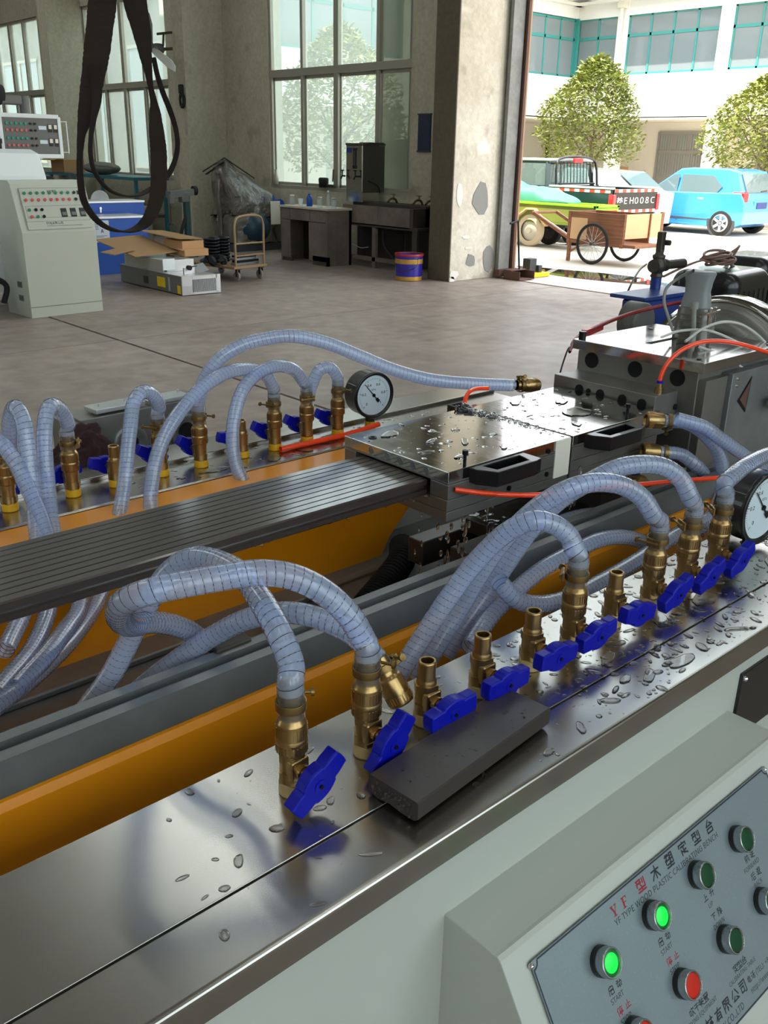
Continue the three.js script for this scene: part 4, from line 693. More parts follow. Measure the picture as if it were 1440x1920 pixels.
// ---------------------------------------------------------------- pressure gauges
function gauge(label, pos, turn, R, flip) {
  const tex = printed(512, 512, (c, w) => {
    c.fillStyle = '#d3e2ea'; c.fillRect(0, 0, w, w); c.translate(w / 2, w / 2); c.fillStyle = '#222'; c.strokeStyle = '#222';
    for (let i = 0; i <= 50; i++) { const a = (225 - i * 5.4) * Math.PI / 180, r0 = i % 10 ? 200 : 182; c.lineWidth = i % 10 ? 3 : 6; c.beginPath(); c.moveTo(Math.cos(a) * r0, -Math.sin(a) * r0); c.lineTo(Math.cos(a) * 216, -Math.sin(a) * 216); c.stroke(); }
    c.font = 'bold 44px sans-serif'; c.textAlign = 'center'; c.textBaseline = 'middle';
    ['0', '0.2', '0.4', '0.6', '0.8', '1'].forEach((t, i) => { const a = (225 - i * 54) * Math.PI / 180; c.fillText(t, Math.cos(a) * 146, -Math.sin(a) * 146); });
    c.font = '34px sans-serif'; c.fillText('MPa', 0, -70);
  });
  const g = thing('pressure_gauge', label, 'gauge', pos, turn);
  const face_ = P(0xffffff, { map: tex, roughness: 0.3, clearcoat: 1, clearcoatRoughness: 0.02 });
  mesh('case', [lathe([[0, -0.85 * R], [0.82 * R, -0.85 * R], [0.93 * R, -0.8 * R], [0.96 * R, -0.7 * R], [0.96 * R, 0.0], [R, 0.03 * R], [R, 0.12 * R], [0.95 * R, 0.15 * R], [0.87 * R, 0.13 * R], [0.85 * R, 0.04 * R]], 0, 0, 0, 'z', 48)], M.black, g, 'black round case');
  mesh('dial', new THREE.CircleGeometry(0.87 * R, 48).translate(0, 0, 0.05 * R), face_, g, 'pale blue dial');
  const needle = sub('needle', g, [0, 0, 0.075 * R]); needle.rotation.z = 0.72;
  mesh('pointer', [ext([[-0.02 * R, -0.22 * R], [0.02 * R, -0.22 * R], [0.012 * R, 0.68 * R], [-0.012 * R, 0.68 * R]], 0.01 * R), box(0.14 * R, 0.2 * R, 0.012 * R, 0, -0.3 * R, 0.006 * R, 0.004 * R)], M.black, needle); mesh('hub', cyl(0.075 * R, 0.03 * R, 0, 0, 0.01 * R, 'z', 0.07 * R, 16), M.darkSteel, needle);
  mesh('stem', [cyl(0.009, 1.0 * R, 0, -1.45 * R, -0.2 * R, 'y', 0.009, 14), hexG(0.012, 0.014, -1.2 * R, 0, -0.2 * R)], M.iron, g, 'brown brass stem');
  if (!flip) mesh('base_ring', cyl(0.012, 0.012, 0, T0 - pos[1] + 0.006, -0.2 * R, 'y', 0.012, 16), M.yellowPlastic, g);
  return g;
}
gauge('black pressure gauge with a pale dial standing at the end of the far tray', [1.302, 1.203, -1.475], -0.12, 0.052);
gauge('black pressure gauge cut by the right picture edge on the near tray', [1.335, 1.196, -0.592], -0.1, 0.06, true);
// ---------------------------------------------------------------- old mould block and cloth behind the far tray
{
  const g = thing('mould_block', 'grey steel mould block with two large round ports behind the far tray', 'mould', [0.885, 1.118, -1.77], 0.06);
  mesh('block', box(0.3, 0.2, 0.08, 0, -0.03, 0, 0.002), M.block, g);
  mesh('side_block', box(0.022, 0.17, 0.09, -0.161, -0.02, 0, 0.002), M.block, g);
  mesh('top_strip', [box(0.115, 0.01, 0.05, -0.055, 0.079, 0.01, 0.002), box(0.1, 0.01, 0.05, 0.065, 0.075, 0.01, 0.002), ...[-0.09, -0.03, 0.03, 0.1].map((x) => cyl(0.003, 0.006, x, 0.085, 0.01))], M.galva, g);
  for (const x of [-0.045, 0.095]) mesh('port', [lathe([[0.02, -0.002], [0.021, 0.002], [0.03, 0.003], [0.031, 0.008], [0.04, 0.008], [0.042, 0.003], [0.042, 0]], x, 0.0, 0.04, 'z', 36)], M.zinc, g), mesh('port_hole', cyl(0.021, 0.002, x, 0, 0.04, 'z', 0.021, 28), M.blackHole, g);
  mesh('stud', cyl(0.006, 0.02, -0.16, 0.02, 0.05, 'z', 0.006, 10), M.galva, g);
  mesh('stand', [box(0.34, 0.02, 0.2, 0, -0.14, 0), box(0.03, 1.0, 0.03, -0.14, -0.64, -0.06), box(0.03, 1.0, 0.03, 0.14, -0.64, -0.06)], M.iron, g);
}
{
  const g = thing('rag', 'dark maroon rag heaped at the back of the far tray', 'cloth', [0.672, T0, -1.635], 0.3);
  const q = new THREE.SphereGeometry(1, 64, 40), p = q.attributes.position;
  for (let i = 0; i < p.count; i++) {
    const v = V(p.getX(i), p.getY(i), p.getZ(i)), n = fbm(Math.abs(v.x * 0.5 + 0.5), Math.abs(v.z * 0.5 + 0.5), 4, 4, 9) - 0.5, m = Math.sin(v.x * 9 + v.y * 7) * 0.05 + Math.sin(v.z * 11 - v.x * 6) * 0.05, k = 1 + n * 0.7 + m;
    p.setXYZ(i, v.x * 0.085 * k + 0.02 * v.y, Math.max(0.0, v.y * 0.05 * k * (1 + 0.5 * Math.sin(v.x * 2.2)) ), v.z * 0.05 * k);
  }
  q.computeVertexNormals();
  mesh('folds', q, M.cloth, g);
}
// ---------------------------------------------------------------- water: drops on the trays and plates, falling water, splashes
{
  const drop = new THREE.SphereGeometry(1, 10, 6, 0, Math.PI * 2, 0, Math.PI / 2), m4 = new THREE.Matrix4(), q = new THREE.Quaternion(), e = new THREE.Euler();
  const scatter = (name, label, n, fn) => { const im = new THREE.InstancedMesh(drop, M.water, n); im.name = name; for (let i = 0; i < n; i++) { const [x, y, z, r, s, h] = fn(i); im.setMatrixAt(i, m4.compose(V(x, y, z), q.setFromEuler(e.set(0, rnd() * 6.3, 0)), V(r * s, r * (h ?? 0.35), r / s))); } im.userData = { kind: 'stuff', label }; im.castShadow = im.receiveShadow = true; scene.add(im); };
  scatter('water', 'small water drops on the near steel tray', 1300, () => { let x; do x = ri(0.25, 1.6); while (rnd() > (x < 0.6 ? 0.12 : x < 0.75 ? 0.35 : 1)); const z = ri(-0.65, -0.455); return [x, z > -0.512 ? T0 - 0.0022 : T0 - 0.0002, z, 0.0009 + 0.0055 * Math.pow(rnd(), 2.6), ri(0.75, 1.9)]; });
  scatter('water', 'small water drops on the far steel tray', 420, () => [ri(0.7, 1.5), T0 - 0.0002, ri(-1.59, -1.41), 0.001 + 0.005 * Math.pow(rnd(), 2.6), ri(0.8, 1.8)]);
  scatter('water', 'small water drops on the polished calibrator plates', 260, () => { const x = ri(0.965, 1.52); return [x, 1.2498, ri(-1.145, -0.915), 0.001 + 0.005 * Math.pow(rnd(), 2.6), ri(0.8, 2)]; });
  scatter('water', 'water drops on the offcut of board', 46, () => [0.583 + ri(-0.09, 0.09), T0 + 0.0233, -0.513 + ri(-0.024, 0.024), 0.0007 + 0.0014 * rnd(), 1.1]);
  scatter('water', 'water drops along the lip of the near tray', 60, () => [ri(0.75, 1.5), 1.097, -0.4505, 0.0012 + 0.0014 * rnd(), 1.1, 1]);
  const puddle = (cx, cz, w, d, turn, s, h = 0.0012) => {            // a flat blob with a wavy outline
    const n = 26, pts = []; for (let i = 0; i < n; i++) { const a = i / n * Math.PI * 2, k = 0.6 + 0.55 * noise(Math.cos(a) * 1.6 + 3, Math.sin(a) * 1.6 + 3, 64, s); pts.push([Math.cos(a) * w / 2 * k, Math.sin(a) * d / 2 * k]); }
    const g = new THREE.ExtrudeGeometry(new THREE.Shape(new THREE.SplineCurve(pts.map(([a, b]) => new THREE.Vector2(a, b))).getPoints(60)), { depth: h * 0.3, bevelEnabled: true, bevelSize: h * 1.3, bevelThickness: h, bevelSegments: 4 });
    return g.rotateX(-Math.PI / 2).rotateY(turn).translate(cx, 0, cz);
  };
  const heap = [], spots = [[0.93, -0.475, 0.05, 0.018, -0.2], [0.87, -0.482, 0.035, 0.01, 0.4], [0.98, -0.478, 0.02, 0.012, 1], [0.84, -0.495, 0.02, 0.008, 0.2], [1.06, -0.472, 0.034, 0.006, -0.5], [0.79, -0.48, 0.022, 0.007, -0.7], [1.0, -0.55, 0.05, 0.02, 0.6], [1.1, -0.545, 0.05, 0.028, 0.2], [0.9, -0.55, 0.03, 0.012, -0.4], [0.86, -0.535, 0.04, 0.01, 0.3], [0.8, -0.6, 0.03, 0.012, 1.2], [0.74, -0.63, 0.03, 0.012, 0.9], [0.9, -0.62, 0.03, 0.014, 0.1], [1.02, -0.64, 0.03, 0.01, 0.3], [0.72, -0.47, 0.018, 0.008, 0.9], [0.66, -0.465, 0.014, 0.006, 0.2], [0.55, -0.63, 0.016, 0.007, 0.5], [0.47, -0.625, 0.012, 0.005, 0.1], [0.44, -0.55, 0.01, 0.005, 0.6], [0.33, -0.54, 0.014, 0.006, 1], [1.22, -0.48, 0.05, 0.02, 0.1], [1.3, -0.54, 0.06, 0.03, 0.4]];
  spots.forEach(([x, z, w, d, t], i) => heap.push(puddle(x, z, w, d, t, 40 + i).translate(0, z > -0.512 ? T0 - 0.002 : T0, 0)));
  [[1.02, -1.11, 0.05, 0.02, 0.4], [1.05, -1.04, 0.04, 0.008, 0.3], [1.0, -1.0, 0.03, 0.007, -0.3], [1.09, -1.0, 0.04, 0.01, 0.8], [1.03, -0.95, 0.035, 0.012, 0.2], [1.12, -0.94, 0.03, 0.01, 0.7], [1.13, -1.06, 0.02, 0.012, 0.4], [1.4, -1.0, 0.07, 0.05, 0.2], [1.36, -1.12, 0.05, 0.02, 0.5], [1.44, -1.07, 0.05, 0.02, 0.5], [1.33, -0.95, 0.03, 0.012, 0.9], [1.16, -1.0, 0.02, 0.008, 0.2]].forEach(([x, z, w, d, t], i) => heap.push(puddle(x, z, w, d, t, 80 + i, 0.0015).translate(0, 1.25, 0)));
  [[0.87, -1.44], [1.0, -1.43], [1.08, -1.44], [1.15, -1.45]].forEach(([x, z], i) => heap.push(puddle(x, z, 0.06, 0.025, i, 120 + i).translate(0, T0, 0)));
  const w = mesh('water', heap, M.water); w.userData = { kind: 'stuff', label: 'larger puddles of water on the trays and calibrator plates' };
  const foam = [];                                                    // water welling up in the gap between the two blocks
  for (let i = 0; i < 150; i++) { const t = rnd(), z = -1.15 + 0.22 * Math.pow(t, 1.7), s = ri(0.003, 0.009) * (1.15 - t); foam.push(at(new THREE.SphereGeometry(1, 8, 6).scale(s * ri(0.8, 2), s * 0.5, s), 1.257 + ri(-0.012, 0.012) - (1 - t) * 0.02, 1.2505 + 0.002 * (1 - t), z, rnd(), rnd() * 6, 0)); }
  const f = mesh('water', foam, M.water); f.userData = { kind: 'stuff', label: 'water welling up between the two calibrator blocks' };
  const fall = [], st = (x, y0, y1, z, r) => { for (let y = y0; y > y1; y -= ri(0.006, 0.03)) fall.push(at(new THREE.SphereGeometry(1, 7, 6).scale(r * ri(0.6, 1.3), r * ri(1, 4), r), x + ri(-0.006, 0.006), y, z + ri(-0.006, 0.006))); };
  [[0.985, -0.93, 0.003], [1.0, -0.96, 0.003], [1.02, -0.92, 0.0035], [1.04, -0.95, 0.003], [1.06, -0.915, 0.003], [0.97, -0.98, 0.002], [1.09, -0.93, 0.002]].forEach(([x, z, r]) => st(x, 1.165, 0.93, z, r));
  [[0.55, -0.955], [0.7, -0.96], [0.85, -0.957], [0.9, -0.95]].forEach(([x, z]) => { for (let i = 0; i < 4; i++) fall.push(at(new THREE.SphereGeometry(0.0025, 7, 6), x + ri(-0.1, 0.1), 1.2, z)); });
  st(1.263, 1.19, 1.08, -0.895, 0.004);
  const dr = mesh('water', fall, M.water); dr.userData = { kind: 'stuff', label: 'water dripping from the first calibrator block into the trough' };
  const pool = new THREE.PlaneGeometry(0.62, 0.4, 90, 60).rotateX(-Math.PI / 2), pp = pool.attributes.position;
  for (let i = 0; i < pp.count; i++) pp.setY(i, 0.006 * (fbm((pp.getX(i) + 1) / 3, (pp.getZ(i) + 1) / 3, 40, 3, 5) - 0.5));
  pool.computeVertexNormals();
  const po = mesh('water', pool.translate(1.25, 0.918, -1.06), M.water); po.userData = { kind: 'stuff', label: 'rippled water on the trough floor under the calibrator blocks' };
  const splash = new THREE.PlaneGeometry(0.17, 0.08, 40, 24).rotateX(-Math.PI / 2), sp = splash.attributes.position;
  for (let i = 0; i < sp.count; i++) sp.setY(i, 0.006 * (fbm((sp.getX(i) + 1) / 2, (sp.getZ(i) + 1) / 2, 90, 2, 8) - 0.5));
  splash.computeVertexNormals();
  const s2 = mesh('water', splash.translate(1.29, 1.062, -1.045), M.water); s2.userData = { kind: 'stuff', label: 'rippling water on the small support block' };
}
{
  const g = thing('drain_hose', 'black corrugated drain hose on the trough floor under the first block', 'hose'), c = curve([[0.98, 0.93, -1.12], [1.06, 0.935, -1.16], [1.14, 0.945, -1.2], [1.2, 0.94, -1.26]]), gs = [new THREE.TubeGeometry(c, 30, 0.024, 14)];
  for (let i = 0; i < 26; i++) { const p = c.getPointAt(i / 25), t = c.getTangentAt(i / 25), r = new THREE.TorusGeometry(0.025, 0.0032, 6, 16); r.applyQuaternion(new THREE.Quaternion().setFromUnitVectors(V(0, 0, 1), t)); gs.push(r.translate(p.x, p.y, p.z)); }
  mesh('tube', gs, M.rubber, g);
}
// ---------------------------------------------------------------- control cabinets and the white machine at the left
{
  const g = thing('control_cabinet', 'pale grey control cabinet with rows of green and red buttons on its sloping top', 'cabinet', [3.76, 0, -9.72], 0.05);
  const side = [[0, 0], [0, 0.1], [0.0, 0.86], [-0.16, 1.33], [-0.2, 1.36], [-0.42, 1.36], [-0.55, 1.2], [-0.55, 0]];
  mesh('body', extX(side, 0, 0.815, 0.004), M.cabinet, g);
  mesh('plinth_line', span(0.0, 0.815, 0.105, 0.111, 0.003, 0.006), M.greyBox, g);
  const p = sub('control_panel', g, [0, 0.875, 0.004]); p.rotation.x = -0.328;
  mesh('panel_plate', span(0.07, 0.78, 0.015, 0.44, 0.003, 0.008, 0.001), P(0xffffff, { roughness: 0.5, map: printed(512, 300, (c, w, h) => { c.fillStyle = '#b4b8ab'; c.fillRect(0, 0, w, h); c.strokeStyle = '#555'; c.lineWidth = 2; c.strokeRect(3, 3, w - 6, h - 60); c.strokeRect(20, 132, w - 40, 84); c.fillStyle = '#444'; han(c, '电装置机', 215, 18, 17, 1.1, 0.12); han(c, '机械有限公司', 150, 248, 20, 1.15, 0.12); c.fillRect(150, 276, 290, 3); }) }), p);
  const btn = (x, y, m, r = 0.016) => mesh('push_button', [cyl(r, 0.012, x, y, 0.013, 'z', r, 12)], m, p);
  const red = P(0xc4483e, { roughness: 0.4 }), grn = P(0x1d7a52, { roughness: 0.4 });
  for (let i = 0; i < 8; i++) { btn(0.12 + i * 0.068, 0.385, grn); btn(0.12 + i * 0.068, 0.315, red); }
  btn(0.665, 0.385, M.black); btn(0.67, 0.315, M.black); btn(0.735, 0.315, grn);
  for (const [x, y, m] of [[0.13, 0.215, grn], [0.2, 0.215, M.darkSteel], [0.265, 0.215, M.darkSteel], [0.14, 0.145, red], [0.205, 0.145, grn], [0.27, 0.145, M.darkSteel]]) btn(x, y, m);
  mesh('display', span(0.7, 0.775, 0.365, 0.405, 0.006, 0.012), M.black, p);
  for (const x of [0.5, 0.605, 0.71]) mesh('meter', [span(x - 0.032, x + 0.032, 0.135, 0.225, 0.006, 0.014, 0.003)], M.black, p), mesh('meter_glass', span(x - 0.024, x + 0.024, 0.15, 0.185, 0.013, 0.0155), M.greyBox, p);
  mesh('socket', [span(-0.012, 0.004, 0.3, 0.36, -0.24, -0.14, 0.003), span(-0.012, 0.004, 0.16, 0.22, -0.24, -0.14, 0.003)], M.greyBox, g);
}
{
  const g = thing('white_machine_hood', 'big white sloping machine hood behind the control cabinet', 'machine', [3.1, 0, -10.55]);
  mesh('hood', extX([[0, 0.2], [0.05, 1.2], [0.0, 1.38], [-0.12, 1.6], [-0.3, 1.64], [-0.42, 1.64], [-0.42, 0.2]], 0, 1.3, 0.02), M.white, g);
  mesh('top_tray', [span(0.4, 0.82, 1.642, 1.66, -0.42, -0.2), span(0.4, 0.8, 1.66, 1.68, -0.42, -0.2)], M.white, g); mesh('red_edge', span(0.4, 0.78, 1.68, 1.71, -0.42, -0.25), M.redPlastic, g);
  mesh('valve_knob', [cyl(0.025, 0.07, 1.0, 1.69, -0.4), cyl(0.035, 0.05, 1.0, 1.74, -0.4), cyl(0.02, 0.06, 1.0, 1.79, -0.4), cyl(0.02, 0.06, 0.86, 1.68, -0.4)], M.darkSteel, g);
}
{
  const g = thing('white_cabinet', 'white cabinet at the left picture edge beside the control cabinet, lever on its side', 'cabinet', [2.72, 0, -9.75]);
  mesh('body', extX([[0, 0], [0, 0.42], [-0.25, 0.85], [-0.6, 0.85], [-0.6, 0]], 0, 0.58, 0.004), M.white, g);
  mesh('bracket', [span(0.6, 0.8, 0.76, 0.8, -0.2, -0.16, 0.004), span(0.78, 0.83, 0.7, 0.92, -0.22, -0.14, 0.01)], M.white, g);
  mesh('hose_run', tube([[0.5, 0.5, -0.3], [0.75, 0.42, -0.3], [0.95, 0.3, -0.35], [0.9, 0.12, -0.35]], 0.03, 24, 8), M.rubber, g);
}
{
  const g = thing('hanging_control_panel', 'grey control panel in a white frame hanging from an arm', 'panel', [4.18, 1.6, -11.1], 0.02);
  mesh('box', span(0.02, 0.68, 0, 0.41, -0.1, 0, 0.006), M.greyBox, g);
  mesh('frame', [span(0.0, 0.7, 0.39, 0.435, -0.1, 0.01, 0.006), span(0.0, 0.72, -0.035, 0.01, -0.1, 0.01, 0.006), span(-0.01, 0.035, -0.02, 0.41, -0.1, 0.012, 0.006), span(0.68, 0.72, -0.02, 0.41, -0.1, 0.012, 0.006)], M.white, g);
  mesh('grab_bar', [rod([0.78, 0.02, 0.02], [0.78, 0.37, 0.02], 0.008), rod([0.71, 0.03, 0.0], [0.78, 0.03, 0.02], 0.008), rod([0.71, 0.36, 0.0], [0.78, 0.36, 0.02], 0.008)], M.galva, g);
  const red = P(0xd06a66, { roughness: 0.4 }), grn = P(0x2c9a84, { roughness: 0.4 });
  [0.33, 0.26, 0.175, 0.1].forEach((y, r) => { for (let i = 0; i < 5; i++) mesh('push_button', cyl(0.017, 0.014, 0.085 + i * 0.054, y, 0.006, 'z', 0.015, 12), r % 2 ? red : grn, g); for (const x of [0.36, 0.41]) mesh('knob', cyl(0.014, 0.02, x, y, 0.01, 'z', 0.012, 10), M.black, g); });
  for (const y of [0.29, 0.14]) { mesh('display', span(0.45, 0.54, y - 0.02, y + 0.02, 0, 0.008), M.dial, g); for (const x of [0.585, 0.65]) mesh('meter', [span(x - 0.022, x + 0.022, y - 0.045, y + 0.04, 0, 0.008)], M.black, g), mesh('meter_face', span(x - 0.018, x + 0.018, y - 0.01, y + 0.035, 0.008, 0.01), M.plastic, g); }
  mesh('arm', [span(-0.9, 0.3, 0.52, 0.62, -0.1, 0, 0.02), cyl(0.055, 0.2, 0.34, 0.52, -0.05)], M.greyBox, g);
}
{ const g = thing('cable_drum', 'dark round drum above the arm of the hanging control panel', 'drum', [4.22, 2.23, -11.15]); mesh('drum', lathe([[0, -0.12], [0.1, -0.12], [0.12, -0.1], [0.12, 0.02], [0.09, 0.03], [0.09, 0.06], [0, 0.06]], 0, 0, 0, 'x', 28), M.rubber, g); }
// ---------------------------------------------------------------- webbing sling hanging from above
function ribbon(pts, widths, t = 0.01) {
  const c = curve(pts), n = 320, pos = [], idx = [], uv = [], W = (arr, u) => { const f = u * (arr.length - 1), i = Math.min(arr.length - 2, Math.floor(f)); return arr[i] + (arr[i + 1] - arr[i]) * (f - i); };
  for (let i = 0; i <= n; i++) {
    const u = i / n, p = c.getPoint(u), T = c.getTangent(u), a = 0.12, w = W(widths, u) / 2 * (1 + 0.06 * (hash(i, 3, 3) - 0.5));
    const e0 = V(0.74, 0.05, 0.67).addScaledVector(T, -T.dot(V(0.74, 0.05, 0.67))).normalize(), f0 = T.clone().cross(e0).normalize(), e = e0.clone().multiplyScalar(Math.cos(a)).addScaledVector(f0, Math.sin(a)), f = T.clone().cross(e).normalize();
    for (const [s, d] of [[-1, 1], [1, 1], [1, -1], [-1, -1]]) { pos.push(p.x + e.x * w * s + f.x * t / 2 * d, p.y + e.y * w * s + f.y * t / 2 * d, p.z + e.z * w * s + f.z * t / 2 * d); uv.push(s * w, u * 3); }
    if (i < n) for (let k = 0; k < 4; k++) { const A = i * 4 + k, B = i * 4 + (k + 1) % 4; idx.push(A, B, A + 4, B, B + 4, A + 4); }
  }
  const q = new THREE.BufferGeometry(); q.setAttribute('position', new THREE.Float32BufferAttribute(pos, 3)); q.setAttribute('uv', new THREE.Float32BufferAttribute(uv, 2)); q.setIndex(idx); q.computeVertexNormals(); return q;
}
{
  const g = thing('webbing_sling', 'worn dark webbing sling hanging in two loops from above', 'sling');
  SLING.forEach(([pts, w]) => mesh('strap', ribbon(pts, w), M.strap, g));
  mesh('hook', [tube([[2.62, 3.45, -5.2], [2.7, 3.2, -5.2], [2.8, 3.1, -5.2], [2.9, 3.2, -5.2], [2.88, 3.4, -5.2]], 0.03, 24, 8), rod([2.75, 3.3, -5.2], [2.75, 9.5, -5.2], 0.012)], M.darkSteel, g);
}
// ---------------------------------------------------------------- along the window wall
{
  const g = thing('wall_fan', 'old wall fan with one pale blade on the second pillar', 'fan', [9.45, 3.4, -16.85]);
  mesh('motor', [lathe([[0, -0.12], [0.08, -0.1], [0.1, -0.04], [0.1, 0.06], [0.06, 0.1], [0, 0.1]], 0, 0, 0, 'x', 20), lathe([[0, 0], [0.05, 0.01], [0.06, 0.05], [0, 0.06]], -0.16, 0, 0, 'x', 16)], M.greyBox, g);
  for (const [r, w] of [[3.58, 0.55], [1.55, 0.5], [3.05, 0.5]]) { const b = ext([[0.05, -0.05], [0.2, -0.09], [0.5, -0.11], [0.58, -0.06], [0.58, 0.03], [0.4, 0.07], [0.05, 0.05]], 0.012, 0.002); b.scale(r === 3.58 ? 1.6 : 1, 1, 1); b.rotateX(r === 1.55 ? 1.2 : r === 3.05 ? 1.35 : 0.15); b.rotateZ(r); b.rotateY(Math.PI / 2 + (r === 3.05 ? -0.5 : 0)); mesh('blade', b.translate(-0.16, 0, 0), r === 3.58 ? M.skin : M.greyBox, g); }
  mesh('bracket', [bar([0.05, 0.0, 0], [0.34, 0.02, 0.45], 0.05, 0.05), bar([0.0, 0.25, 0.0], [0.1, 0.26, 0.35], 0.03, 0.04), rod([0.05, 0.05, 0.1], [0.05, 0.26, 0.15], 0.02)], M.iron, g);
}
{ const g = thing('cable_bundle', 'dark bundle of cable hanging on the second pillar below the fan', 'cable', [9.6, 2.55, -16.32]); mesh('plug', box(0.07, 0.16, 0.1, -0.03, 0.17, 0, 0.02), M.rubber, g); mesh('coil', [0, 1, 2].map((i) => at(new THREE.TorusGeometry(0.085, 0.022, 8, 20).scale(0.7, 1.3, 1), -0.03 + i * 0.01, -0.02, 0, 0, Math.PI / 2 + i * 0.12, 0)), M.rubber, g); }
{ const g = thing('blue_sign', 'small dark blue sign board on the wall beside the gate pillar', 'sign', [EX, 1.99, -10.75]); mesh('board', span(-0.02, -0.002, -0.26, 0.26, -0.135, 0.135, 0.002), M.signBlue, g); mesh('rail', [span(-0.028, 0, 0.25, 0.27, -0.145, 0.145), span(-0.028, 0, -0.27, -0.25, -0.145, 0.145)], M.dark, g); }
{ // tiled cabinet and wash trough
  const g = thing('washstand_cabinet', 'tiled cabinet with a light top below the window, bottles standing on it', 'cabinet', [9.3, 0, -12.9]), L = 1.23, D = 0.49;
  for (const z of [0, L - 0.03]) mesh('side_panel', span(0, D, 0, 0.84, z, z + 0.03), M.tile, g);
  mesh('worktop', span(-0.02, D, 0.84, 0.872, -0.02, L + 0.02, 0.004), P(0xb9ad9c, { roughness: 0.5 }), g);
  mesh('back', span(D - 0.05, D, 0, 0.84, 0, L), M.tileDark, g);
  for (const [a, b] of [[0.03, 0.25], [0.26, 0.78], [0.79, 1.2]]) mesh('drawer', span(0, 0.02, 0.66, 0.83, a, b, 0.003), M.tile, g);
  mesh('door', span(0, 0.02, 0.06, 0.65, 0.03, 0.25, 0.003), M.tile, g); mesh('door', span(0, 0.02, 0.06, 0.65, 0.75, 1.2, 0.003), M.tile, g);
  mesh('plinth', [span(0.01, 0.05, 0, 0.1, 0, 0.27), span(0.0, 0.05, 0, 0.14, 0.85, L)], M.tileDark, g);
  const s = thing('wash_trough', 'long tiled wash trough on thin legs between the cabinet and the gate pillar', 'sink', [9.8, 0, -12.27]); s.scale.set(0.52, 1.03, 1.054);
  mesh('post', span(0, 0.2, 0, 0.74, 0, 0.22, 0.004), M.tile, s);
  mesh('trough_front', span(0, 0.04, 0.62, 0.9, 0.35, 1.15, 0.003), M.tile, s); mesh('trough_front', span(0, 0.04, 0.62, 0.9, 1.155, 1.83, 0.003), M.tile, s);
  mesh('trough_base', [span(0, 1.25, 0.6, 0.64, 0.0, 2.0), span(0, 1.25, 0.64, 0.7, 0.0, 0.35), span(0, 1.25, 0.64, 0.9, 1.83, 1.9)], M.tileDark, s);
  mesh('leg', span(0.02, 0.12, 0, 0.6, 1.02, 1.1, 0.003), M.tile, s); mesh('leg', span(0.02, 0.12, 0, 0.6, 1.88, 1.98, 0.003), M.tileDark, s);
  mesh('low_rail', span(0.02, 0.1, 0.1, 0.16, 0.2, 1.9), M.tile, s); mesh('back_panel', span(1.2, 1.25, 0, 0.6, 0, 2), M.tileDark, s);
  mesh('ledge', span(0.5, 1.25, 0.64, 0.93, 0.3, 1.9, 0.003), M.tileDark, s);
  mesh('drain_pipe', [tube([[0.3, 0.6, 1.1], [0.25, 0.35, 1.15], [0.2, 0.12, 1.45], [0.1, 0.03, 1.6]], 0.02, 24, 8), rod([0.4, 0.6, 1.55], [0.4, 0.1, 1.55], 0.02)], M.rubber, s);
  mesh('loose_wire', tube([[0.0, 0.58, 0.45], [-0.01, 0.38, 0.5], [0.0, 0.28, 0.75], [0.0, 0.3, 0.95]], 0.008, 24, 6), M.greyCable, s);
  for (const [i, z] of [1.0, 1.55, 1.8].entries()) { const t = thing('water_tap', `${['left', 'middle', 'right'][i]} brass water tap on the ledge over the wash trough`, 'tap', [10.25, 0.958, -12.27 + z * 1.054]); mesh('spout', tube([[0.1, 0, 0], [0.06, 0.06, 0], [-0.03, 0.07, 0], [-0.1, 0.02, 0]], 0.017, 16, 8), M.brassDark, t); mesh('handle', [cyl(0.012, 0.07, 0.02, 0.1, 0), box(0.02, 0.015, 0.1, 0.02, 0.135, 0, 0.004)], M.brassDark, t); }
}
{
  const g = thing('water_boiler', 'stainless steel water boiler with two taps and a gauge tube standing on the wash trough', 'boiler', [9.98, 1.08, -12.04]);
  mesh('body', span(0, 0.36, 0.03, 0.72, 0, 0.4, 0.01), M.boiler, g); mesh('side', span(0.004, 0.46, 0.02, 0.715, 0.401, 0.41), M.boilerSide, g);
  mesh('lid', [span(-0.008, 0.47, 0.72, 0.752, -0.008, 0.42, 0.004), span(0.1, 0.42, 0.752, 0.765, 0.2, 0.44, 0.004)], M.boilerSide, g); mesh('base', span(0.01, 0.36, -0.12, 0.03, 0.0, 0.41), M.boiler, g);
  mesh('nameplate', span(-0.004, 0.0, 0.61, 0.68, 0.02, 0.15), M.pump, g);
  mesh('gauge_tube', [rod([-0.02, 0.42, 0.22], [-0.02, 0.66, 0.22], 0.012), box(0.03, 0.04, 0.04, -0.015, 0.66, 0.22, 0.005), box(0.03, 0.05, 0.05, -0.015, 0.4, 0.22, 0.005)], M.darkSteel, g);
  for (const z of [-0.02, 0.3]) mesh('tap', [tube([[0, 0.26, z], [-0.06, 0.26, z], [-0.09, 0.22, z]], 0.014, 12, 8), cyl(0.01, 0.08, -0.06, 0.3, z), box(0.02, 0.02, 0.06, -0.06, 0.345, z, 0.004)], M.darkSteel, g);
  mesh('cable', tube([[0.36, 0.02, 0.42], [0.3, 0.12, 0.44], [0.1, 0.2, 0.43]], 0.008, 12, 6), M.rubber, g);
}
